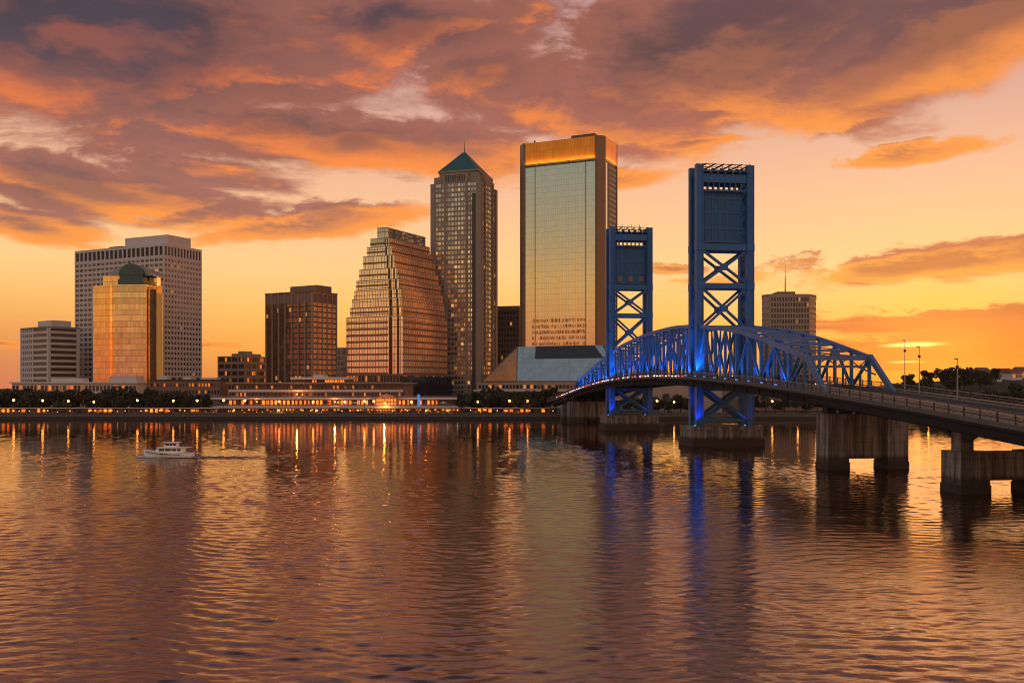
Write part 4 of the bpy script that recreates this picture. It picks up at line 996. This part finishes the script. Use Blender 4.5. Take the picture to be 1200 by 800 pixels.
# trusses
PAN = np.linspace(-67, 158, 31)
for sx in (-1, 1):
    x = sx * TW
    tr = MB()
    pts = [(x, s, cz_(s)) for s in np.linspace(-67, 158, 91)]
    for p, q in zip(pts[:-1], pts[1:]): tr.beam(p, (q[0], q[1] + .03, q[2]), .75, .95)
    tr = tr.build('truss', M['chord'], br)
    MB().beam((x, -67.2, cz_(-67) + .25), (x, -76.5, dz_(-76) - .2), .78, 1.15).build('end_post', M['chord'], tr)
    MB().beam((x, 158.2, cz_(158) + .1), (x, 166.5, dz_(166) - .2), .78, .95).build('end_post', M['chord'], tr)
    bc = MB(); ps = [(x, s, dz_(s) - .2) for s in np.linspace(-76, 166, 60)]
    for p, q in zip(ps[:-1], ps[1:]): bc.beam(p, q, .6, .8)
    bc.build('bottom_chord', M['blue'], tr)
    for i, s in enumerate(PAN):
        MB().beam((x, s, dz_(s)), (x, s, cz_(s) - .3), .55, .66, (0, 1, 0)).build('vertical', M['blue'], tr)
    for i in range(30):
        a, b = PAN[i], PAN[i + 1]; mid = (a + b) / 2
        h = .5
        if i % 2 == 0: MB().beam((x, a, cz_(a) - .3), (x, b, dz_(b) + .1), .52, h).build('diagonal', M['blue'], tr)
        else: MB().beam((x, a, dz_(a) + .1), (x, b, cz_(b) - .3), .52, h).build('diagonal', M['blue'], tr)
        zc = (cz_(mid) + dz_(mid)) / 2
        if 0 < mid < 97: zc = cz_(mid) - .3
        MB().beam((x, mid, dz_(mid)), (x, mid, zc), .36, .44, (0, 1, 0)).build('hanger', M['blue'], tr)
        if 0 < mid < 97: MB().beam((x, a, dz_(a) + .1) if i % 2 == 0 else (x, b, dz_(b) + .1), (x, mid, zc), .24, .26).build('sub_diagonal', M['blue'], tr)
    gp = MB()
    for s in PAN: gp.box(x - .3, x + .3, s - .75, s + .75, dz_(s) - .1, dz_(s) + 1.0)
    gp.build('gusset_plate', M['blue'], tr)
lt = MB()
for i, s in enumerate(PAN):
    lt.beam((-TW, s, cz_(s)), (TW, s, cz_(s)), .35, .5)
    if i < 30:
        b = PAN[i + 1]; lt.beam((-TW, s, cz_(s)), (TW, b, cz_(b)), .22, .25); lt.beam((TW, s, cz_(s) + .03), (-TW, b, cz_(b) + .03), .22, .25)
lt.build('top_bracing', M['chord'], br)
for s in (-67, 158):
    pt = MB(); z = cz_(s); pt.beam((-TW, s, z - .1), (TW, s, z - .1), .6, 1.0); pt.beam((-TW, s, z - 1.9), (TW, s, z - 1.9), .4, .5)
    for k in range(6):
        a = -TW + 2 * TW * k / 6; b = a + 2 * TW / 6; pt.beam((a, s, z - 1.9), (b, s, z - .1), .22, .22) if k % 2 else pt.beam((a, s, z - .1), (b, s, z - 1.9), .22, .22)
    for sx in (-1, 1): pt.beam((sx * TW, s + (-1 if s < 0 else 1) * 2.6, z - 3.6), (sx * (TW - 3), s, z - 1.8), .3, .35)
    pt.build('portal_brace', M['chord'], br)
# lift towers
def lift_tower(s0, sgn, ztop):
    """legs at s0 on the span side and s0 + sgn*5.2 behind"""
    t = link('lift_tower', None, br, (0, s0, 0))
    zb = 5.4
    for x in (-TW - .15, TW + .15):
        for y in (0, 5.2 * sgn):
            mb = MB(); mb.box(x - .86, x + .86, y - .75, y + .75, zb, ztop)
            for q in (-1, 1): mb.box(x + q * .86 - .14, x + q * .86 + .14, y - .9, y + .9, zb, ztop + .02)
            mb.build('leg', M['blue'], t)
    a = TW - .8
    zc1 = ztop - 21.5; zx = [(zc1 - 2, zc1 - 11), (zc1 - 12.4, zc1 - 23.5)]
    for y in (0, 5.2 * sgn):
        br_ = MB()
        for k, (za, zb2) in enumerate(zx):
            br_.beam((-a, y, za), (a, y, zb2), .62, .8, (0, 1, 0)); br_.beam((a, y + .04, za), (-a, y + .04, zb2), .60, .78, (0, 1, 0))
        br_.box(-.9, .9, y - .45, y + .45, sum(zx[0]) / 2 - .9, sum(zx[0]) / 2 + .9); br_.box(-.9, .9, y - .45, y + .45, sum(zx[1]) / 2 - .9, sum(zx[1]) / 2 + .9)
        br_.build('cross_brace', M['blue'], t)
        MB().box(-a, a, y - .5, y + .5, zc1 - 12.4, zc1 - 11.0).build('strut', M['blue'], t)
        MB().box(-a, a, y - .6, y + .6, zc1 - 2.0, zc1 - .2).build('strut', M['blue'], t)
        MB().box(-a, a, y - .5, y + .5, ztop - 4.9, ztop - 2.6).build('strut', M['blue'], t)
        lt_ = MB()
        for k in range(9): lt_.box(-a + 2 * a * k / 8 - .14, -a + 2 * a * k / 8 + .14, y - .2, y + .2, ztop - 7.3, ztop - 4.8)
        lt_.box(-a, a, y - .3, y + .3, ztop - 7.3, ztop - 6.8); lt_.build('lattice', M['blue'], t)
        lb = MB(); zd = dz_(s0) - 2.6
        lb.beam((-a, y, zd - .2), (a, y, zb + 1.8), .8, 1.3, (0, 1, 0)); lb.beam((a, y + .04, zd - .2), (-a, y + .04, zb + 1.8), .78, 1.28, (0, 1, 0))
        lb.box(-a, a, y - .5, y + .5, zd - 1.2, zd)
        n = 12
        for i in range(n):
            u0, u1 = -a + 2 * a * i / n, -a + 2 * a * (i + 1) / n
            f = lambda u: zb + 1.0 + .9 * (1 - (u / a) ** 2) ** .5 if abs(u) < a else zb + 1.0
            lb.beam((u0, y, f(u0)), (u1, y, f(u1)), .7, .8)
        lb.build('lower_brace', M['blue'], t)
    # side lacing between the two legs of each pair
    for x in (-TW - .15, TW + .15):
        lc_ = MB(); z = dz_(s0) + 2; k = 0
        while z < ztop - 3:
            y0, y1 = (.5 * sgn, 4.7 * sgn) if k % 2 == 0 else (4.7 * sgn, .5 * sgn)
            lc_.beam((x, y0, z), (x, y1, z + 3.4), .22, .3); lc_.box(x - .15, x + .15, min(y0, y1), max(y0, y1), z - .14, z + .14); z += 3.4; k += 1
        lc_.build('lacing', M['blue'], t)
    ld_ = MB(); xl, yl = -TW - 1.25, (0 if sgn < 0 else 5.2 * sgn)
    for q in (-.25, .25): ld_.box(xl - .05, xl + .03, yl + q - .04, yl + q + .04, dz_(s0) + 1, ztop)
    for k in range(int((ztop - dz_(s0) - 1) / .9)): ld_.box(xl - .04, xl + .02, yl - .25, yl + .25, dz_(s0) + 1.2 + .9 * k, dz_(s0) + 1.28 + .9 * k)
    ld_.build('ladder', M['steel'], t)
    for x in (-TW - .15, TW + .15):
        for y in (0, 5.2 * sgn):
            for z in (zc1 - 1.1, zc1 - 11.7, zc1 - 24.2): MB().box(x - 1.06, x + 1.06, y - .98, y + .98, z - 1.0, z + 1.0).build('splice_plate', M['blue'], t)
    # counterweight between the legs
    cw = MB().box(-a + .45, a - .45, min(1.0 * sgn, 4.2 * sgn), max(1.0 * sgn, 4.2 * sgn), zc1 + .2, ztop - 7.0).build('counterweight', M['blueplate'], t)
    rb = MB(); zt = ztop - 7.0
    for y in ((.88, -1) if sgn > 0 else (-.88, 1),):
        pass
    for yy in (1.0 * sgn, 4.2 * sgn):
        o_ = -.16 * sgn if yy == 1.0 * sgn else .16 * sgn
        for k in range(6): xk = -a + 1.2 + (2 * a - 2.4) * k / 5; rb.box(xk - .16, xk + .16, min(yy, yy + o_), max(yy, yy + o_), zc1 + .3, zt - .1)
        for zz in (zc1 + .3, zc1 + 4.0, zc1 + 8.4, zt - 2.2): rb.box(-a + .5, a - .5, min(yy, yy + o_ * 1.2), max(yy, yy + o_ * 1.2), zz, zz + .4)
    rb.build('counterweight_rib', M['blue'], t)
    for k in (0, 2, 4):
        wl = MB()
        xk = -a + 1.6 + (2 * a - 2.4) * k / 5
        wl.box(xk, xk + 1.7, min(.99 * sgn, .86 * sgn), max(.99 * sgn, .86 * sgn), zc1 + 1.2, zc1 + 3.2)
        wl.build('hatch', M['redgran'], t)
    # machinery deck and sheaves on top
    pf = MB().box(-a - .5, a + .5, min(-1.0 * sgn, 6.2 * sgn), max(-1.0 * sgn, 6.2 * sgn), ztop - 2.0, ztop - 1.75)
    for k in range(7): xk = -a + 2 * a * k / 6; pf.box(xk - .18, xk + .18, min(-.9 * sgn, 6.1 * sgn), max(-.9 * sgn, 6.1 * sgn), ztop - 2.7, ztop - 2.0)
    pf.build('machinery_deck', M['blue'], t)
    for x in (-4.6, -2.4, 0, 2.4, 4.6):
        MB().rod((x - .3, 2.6 * sgn, ztop - 1.05), (x + .3, 2.6 * sgn, ztop - 1.05), .75, n=18).build('sheave', M['black'], t)
    tp = MB()
    for y in (-.8 * sgn, 6.0 * sgn):
        tp.box(-a - .3, a + .3, y - .07, y + .07, ztop - .12, ztop + .06); tp.box(-a - .3, a + .3, y - .07, y + .07, ztop - .9, ztop - .78)
        for k in range(8): xk = -a + 2 * a * k / 7; tp.box(xk - .07, xk + .07, y - .06, y + .06, ztop - 1.8, ztop)
    for k in range(6): xk = -a + 2 * a * k / 5; tp.beam((xk, -.8 * sgn, ztop - .05), (xk + .8, 6.0 * sgn, ztop + .05), .25, .35)
    for xk in (-3.1, .4, 3.6): tp.rod((xk, 1, ztop - 1), (xk, 1, ztop + 1.3), .1)
    tp.build('top_railing', M['dark'], t)
    cb = MB()
    for x in (-TW + .1, TW - .1):
        for dx_ in (-.25, .25): cb.rod((x + dx_, -1.6 * sgn, ztop - 2.5), (x + dx_, -2.2 * sgn, cz_(s0 - 2 * sgn)), .05, n=5)
    cb.build('lift_cable', M['black'], t)
    return t
NT = lift_tower(2.5, -1, 77.2); FT = lift_tower(94.5, 1, 76.3)
# piers
def pier(y, w, d, zt, label=None, fender=True):
    p = link('pier', None, br, (0, y, 0))
    MB().box(-w / 2, w / 2, -d / 2, d / 2, -3, zt).box(-w / 2 - .25, w / 2 + .25, -d / 2 - .25, d / 2 + .25, zt - .9, zt - .012).build('block', M['pier'], p)
    if fender:
        MB().box(-w / 2 - .4, w / 2 + .4, -d / 2 - .4, d / 2 + .4, -3, 1.9).build('fender', M['fender'], p)
    return p
pier(0, 19.8, 11, 5.5); pier(97, 19.8, 11, 5.5)
def portal_pier(y, zt, zlow, w, lw, d=5.2, bearing=True, xo=0):
    p = link('pier', None, br, (xo, y, 0))
    for sx in (-1, 1):
        x = sx * (w / 2 - lw / 2)
        MB().box(x - lw / 2, x + lw / 2, -d / 2, d / 2, zlow - .6, zt).build('leg', M['pier'], p)
        MB().box(x - lw / 2 - .12, x + lw / 2 + .12, -d / 2 - .12, d / 2 + .12, -3, zlow - .601).build('footing', M['fender'], p)
    MB().box(-w / 2 + lw + .002, w / 2 - lw - .002, -d / 2 + 1.1, d / 2 - .6, zlow, zt - .15).build('web_wall', M['pier'], p)
    zd = dz_(y) - 2.5
    if bearing:
        for x in (-7, -3.5, 0, 3.5, 7): MB().box(x - .9, x + .9, -1.1, 1.1, zt - .2, zd + .1).build('bearing', M['fender'], p)
    return p
portal_pier(-73, 11.0, 2.0, 17, 4.4, xo=2.2); portal_pier(166, 9.5, 1.5, 19, 6); portal_pier(182, 7.6, 1.5, 19, 6)
p = portal_pier(-115.5, 6.4, 1.9, 17, 4.8, bearing=False, xo=2.4)
zd = dz_(-115.5) - 2.2
for x in (-6.6, 6.6):
    MB().box(x - 1.1, x + 1.1, -1.2, 1.2, 6.2, zd + .8).build('column', M['pier'], p)
for x in (-6.6, 6.6):
    for sg in (-1, 1):
        hb = MB()
        pts = [(x, sg * (1.0 + 9.5 * (i / 8)), zd - 2.3 + 2.5 * math.sin(math.pi / 2 * i / 8)) for i in range(9)]
        for q0, q1 in zip(pts[:-1], pts[1:]): hb.beam(q0, q1, .6, .55)
        hb.build('haunch', M['dark'], p)
portal_pier(-156, 5, 1.4, 17, 5, xo=2.4)
# deck lights and flood lights
wl_mesh = MB().box(-.14, .14, -.3, .3, -.1, .14).mesh('deck_light', M['whitelamp']); rl_mesh = MB().box(-.14, .14, -.3, .3, -.1, .14).mesh('deck_light', M['redlamp'])
for i, s in enumerate(np.arange(4, 196, 3.1)):
    if random.random() < .8: link('deck_light', wl_mesh if random.random() < .55 else rl_mesh, br, (-HW - .16, s, dz_(s) + .22))
fl_mesh = MB().box(-.22, .22, -.18, .18, 0, .3).mesh('flood_light', M['bluelamp'])
def flood(p, q, power, col=(.04, .22, 1.0), spread=50):
    o = link('flood_light', fl_mesh, br, p)
    l = bpy.data.lights.new('flood_beam', 'SPOT'); l.energy = power; l.color = col; l.spot_size = R(spread * 2); l.spot_blend = .8; l.shadow_soft_size = .3
    lo = bpy.data.objects.new('flood_beam', l); COL.objects.link(lo); lo.parent = o; lo.location = (0, 0, .6)
    lo.rotation_euler = (Vector(q) - Vector(p)).to_track_quat('-Z', 'Y').to_euler()
for i, s in enumerate(PAN[1:-1]):
    flood((-HW + .35, s + 2, dz_(s + 2) + .35), (-TW, s + 2, dz_(s) + .6 * (cz_(s) - dz_(s))), 2600 if s > -10 else 1500, col=(.05, .30, 1.0), spread=62)
for s in (-4.6, 4.6, 90.6, 101.2):
    flood((-TW - 1.9, s, dz_(s) + .35), (-TW - .2, s + (1.4 if s in (-4.6, 90.6) else -1.4), dz_(s) + 12), 9000, col=(.03, .35, 1.0), spread=40)
for s0 in (-2.7, 94.5):
    for x, pw in ((-TW, 3000), (TW, 300)):
        flood((x - 2.2, s0 - 2.4, 5.6), (x, s0, 14), pw, col=(.015, .10, 1.0), spread=45)
# lamp posts standing on the deck
def at_bridge(x, s, z=0): return br_M @ Vector((x, s, dz_(s) + z))
br_M = Matrix.Translation((58.1, 261, 0)) @ rotz(BA)
for (s, h, lab, xo) in ((-77.5, 10.4, 'tallest thin mast on the bridge deck beside the truss end post', .8), (-82, 9.2, 'thin pole on the bridge deck just right of the tallest mast', .5), (-94.5, 7.4, 'shorter thin pole on the descending bridge deck before the wooded rise', .8)):
    p0 = at_bridge(HW - xo, s); t = thing('lamp_post', lab, 'lamp post', p0, BA, 'lamp posts on the bridge deck')
    MB().rod((0, 0, -.1), (0, 0, h), .11, .06).build('pole', M['steel'], t)
    MB().box(-.55, .1, -.09, .09, h - .1, h + .06).build('lamp_head', M['black'], t)
    MB().box(-.2, .2, -.15, .15, h * .78, h * .78 + .45).build('junction_box', M['black'], t)
# cars on the bridge
def car(s, x, face, paint, lab):
    p0 = at_bridge(x, s, .03); t = thing('car', lab, 'car', p0, BA + (0 if face > 0 else math.pi), 'cars crossing the bridge')
    prof = [(-2.2, .35), (2.2, .35), (2.25, .75), (1.3, .95), (.6, 1.45), (-1.2, 1.47), (-1.9, 1.0), (-2.25, .9)]
    mb = MB(); n = len(prof); mb.add([(-.86, y, z) for y, z in prof] + [(.86, y, z) for y, z in prof], [tuple(range(n)), tuple(range(2 * n - 1, n - 1, -1))] + [(i, n + i, n + (i + 1) % n, (i + 1) % n) for i in range(n)])
    mb.build('body', paint, t)
    for sx in (-.87, .87): MB().box(sx - .02, sx + .02, -1.1, .6, 1.0, 1.36).build('side_window', M['windark'], t)
    for sx in (-.8, .8):
        for y in (-1.35, 1.4): MB().rod((sx - .1, y, .32), (sx + .1, y, .32), .32, n=14).build('wheel', M['black'], t)
        MB().box(sx - .2, sx + .2, -2.3, -2.2, .72, .9).build('tail_light', M['redlamp'], t); MB().box(sx - .18, sx + .18, 2.2, 2.3, .6, .76).build('headlight', M['whitelamp'], t)
for s, x, f, c_, lab in ((-58, 1.6, 1, (.25, .25, .27), 'grey car driving away inside the near end of the truss'), (-40, -4.2, -1, (.35, .04, .03), 'red car coming towards the viewer inside the truss'), (-30, 4.4, 1, (.03, .03, .035), 'black car in the far lane inside the truss'), (-12, -1.6, -1, (.55, .55, .55), 'white car passing the near lift tower'), (40, -4.2, -1, (.06, .08, .16), 'dark blue car on the lift span between the towers')):
    car(s, x, f, matte('car paint ' + lab.split()[0], c_, .25, .03), lab)

# ------------------------------------------------------------------ motor yacht
Yy = 216; xb = xof(226, Yy); Ly = 57.5 * Yy / F
yt = thing('motor_yacht', 'white motor yacht with a flybridge cruising left on the river', 'boat', (xb - Ly / 2, Yy, 0), 0)
# hull stations from stern (+x) to bow (-x): x, half beam at deck, deck height, half beam at chine, keel
st = [(.50, 1.55, 1.15, 1.35, -.25), (.30, 1.75, 1.18, 1.5, -.4), (.05, 1.8, 1.28, 1.45, -.45), (-.2, 1.6, 1.5, 1.1, -.4), (-.36, 1.1, 1.72, .55, -.25), (-.45, .55, 1.88, .15, 0.05), (-.5, .04, 1.98, .02, .7)]
hv, hf = [], []
for t_, bd, zd_, bc_, zk in st:
    x = t_ * Ly; hv += [(x, -bd, zd_), (x, -bc_, .25 + max(0, zk)), (x, 0, zk), (x, bc_, .25 + max(0, zk)), (x, bd, zd_)]
for k in range(len(st) - 1):
    for i in range(4): hf.append((5 * k + i, 5 * k + i + 1, 5 * k + 6 + i, 5 * k + 5 + i))
    hf.append((5 * k + 4, 5 * k, 5 * k + 5, 5 * k + 9))
hf += [(4, 3, 2, 1, 0)]
hull = MB().add(hv, hf).build('hull', M['hull'], yt)
mb = MB()
for k in range(1, 5):
    a, b = st[k], st[k + 1]; mb.beam((a[0] * Ly, -a[1] * .97 - .02, a[2] - .42), (b[0] * Ly, -b[1] * .97 - .02, b[2] - .45), .06, .12)
mb.build('rub_rail', M['black'], hull)
mb = MB()
for a in (-.12, -.02, .08): mb.box(a * Ly, a * Ly + .7, -1.78, -1.62, .78, .98)
mb.build('porthole', M['windark'], hull)
def cabin(x0, x1, b0, z0, z1, rake0, rake1): 
    return [(x0, -b0, z0), (x1, -b0, z0), (x1, b0, z0), (x0, b0, z0), (x0 + rake0, -b0 * .9, z1), (x1 - rake1, -b0 * .9, z1), (x1 - rake1, b0 * .9, z1), (x0 + rake0, b0 * .9, z1)]
bf = [(0, 3, 2, 1), (4, 5, 6, 7), (0, 1, 5, 4), (1, 2, 6, 5), (2, 3, 7, 6), (3, 0, 4, 7)]
cb = MB().add(cabin(-.28 * Ly, .33 * Ly, 1.35, 1.25, 2.35, 1.3, .2), bf).build('cabin', M['hull'], yt)
for a, b in ((-.15, -.03), (-.02, .10), (.11, .21), (.22, .30)): MB().box(a * Ly, b * Ly - .12, -1.38, -1.22, 1.62, 2.12).build('window', M['windark'], cb)
MB().add(cabin(-.275 * Ly, -.2 * Ly, 1.15, 1.62, 2.14, .72, 0), bf).build('windscreen', M['windark'], cb)
MB().box(-.20 * Ly, .44 * Ly, -1.5, 1.5, 2.35, 2.47).build('boat_deck', M['hull'], yt)
fb = MB().add(cabin(-.07 * Ly, .20 * Ly, 1.0, 2.47, 3.5, .5, .1), bf).build('wheelhouse', M['hull'], yt)
for a, b in ((-.03, .04), (.05, .11), (.12, .185)): MB().box(a * Ly, b * Ly, -1.02, -.86, 2.85, 3.32).build('window', M['windark'], fb)
MB().box(-.10 * Ly, .24 * Ly, -1.2, 1.2, 3.5, 3.62).build('hard_top', M['hull'], yt)
mb = MB()
for x_ in np.linspace(-.46, -.22, 7): 
    bb = np.interp(x_, [-.5, -.36, -.2], [.1, 1.05, 1.5]); zz = np.interp(x_, [-.5, -.2], [1.95, 1.5])
    for q in (-1, 1): mb.rod((x_ * Ly, q * bb, zz - .1), (x_ * Ly, q * bb, zz + .6), .025, n=5)
mb.build('bow_rail', M['steel'], yt)
MB().rod((.08 * Ly, 0, 3.6), (.10 * Ly, 0, 4.6), .04).rod((.08 * Ly - .4, 0, 4.0), (.08 * Ly + .6, 0, 4.05), .04).build('radar_mast', M['steel'], yt)
MB().rod((.46 * Ly, 0, 1.1), (.48 * Ly, 0, 2.4), .03).build('flag_staff', M['steel'], yt)
# wake: bow foam and two low ridges of water running astern
foam = matte('white foam', (.62, .58, .55), .8, .2, 2)
rng = np.random.default_rng(2); mb = MB()
for i in range(300):
    t_ = rng.uniform(0, 1) ** 1.5; x = xb - Ly * .99 - 1.6 + t_ * 5.5; y = Yy + rng.normal(-.6, .5) * (.4 + t_); r_ = rng.uniform(.08, .26) * (1.1 - .6 * t_); z = rng.uniform(.0, .42) * (1 - t_)
    mb.lathe([(0, z - r_ * .5), (r_, z), (0, z + r_ * .6)], (x, y), 5)
for i in range(200):
    x = xb + rng.uniform(-.3, 5); y = Yy + rng.normal(0, .9); r_ = rng.uniform(.08, .22); mb.lathe([(0, -.05), (r_, .04), (0, .1)], (x, y), 5)
for i in range(260):
    t_ = rng.uniform(0, 1) ** 1.4; x = xb + t_ * 24; y = Yy - .4 + rng.choice([-1, 1]) * (1.0 + 2.6 * t_) + rng.normal(0, .35); r_ = rng.uniform(.06, .2) * (1 - .6 * t_); mb.lathe([(0, .0), (r_ * 1.8, .16 * (1 - t_) + .03), (0, .22 * (1 - t_) + .05)], (x, y), 5)
tag(mb.build('foam', foam), kind='stuff')
wm, gg = mat('wake water'); principled(gg, (.012, .010, .010, 1), .1)
mb = MB()
for sg, h0 in ((-1, .34), (1, .30)):
    pts = np.linspace(0, 1, 50); vs, fs = [], []
    for t_ in pts:
        x = xb + t_ * 26; y = Yy + sg * (1.0 + 2.6 * t_) - .4; w_ = .9 + .5 * t_; h = h0 * (1 - t_) ** .7 * (1 + .25 * math.sin(t_ * 60))
        vs += [(x, y - w_, -.06), (x, y, h), (x, y + w_, -.06)]
    for k in range(49): fs += [(3 * k, 3 * k + 3, 3 * k + 4, 3 * k + 1), (3 * k + 1, 3 * k + 4, 3 * k + 5, 3 * k + 2)]
    mb.add(vs, fs)
tag(mb.build('wake', wm, smooth=True), kind='stuff')

# ------------------------------------------------------------------ evening haze
hm = bpy.data.materials.new('haze air'); hm.use_nodes = True; hm.node_tree.nodes.clear(); gg = G(hm.node_tree)
pv_ = gg.new('ShaderNodeVolumePrincipled'); pv_.inputs['Color'].default_value = (1.0, .9, .82, 1); pv_.inputs['Density'].default_value = .00004
pv_.inputs['Anisotropy'].default_value = .35
gg.l.new(pv_.outputs[0], gg.new('ShaderNodeOutputMaterial').inputs['Volume'])
tag(MB().box(-1400, 1400, -60, 1150, -5, 160).build('haze', hm), kind='stuff')
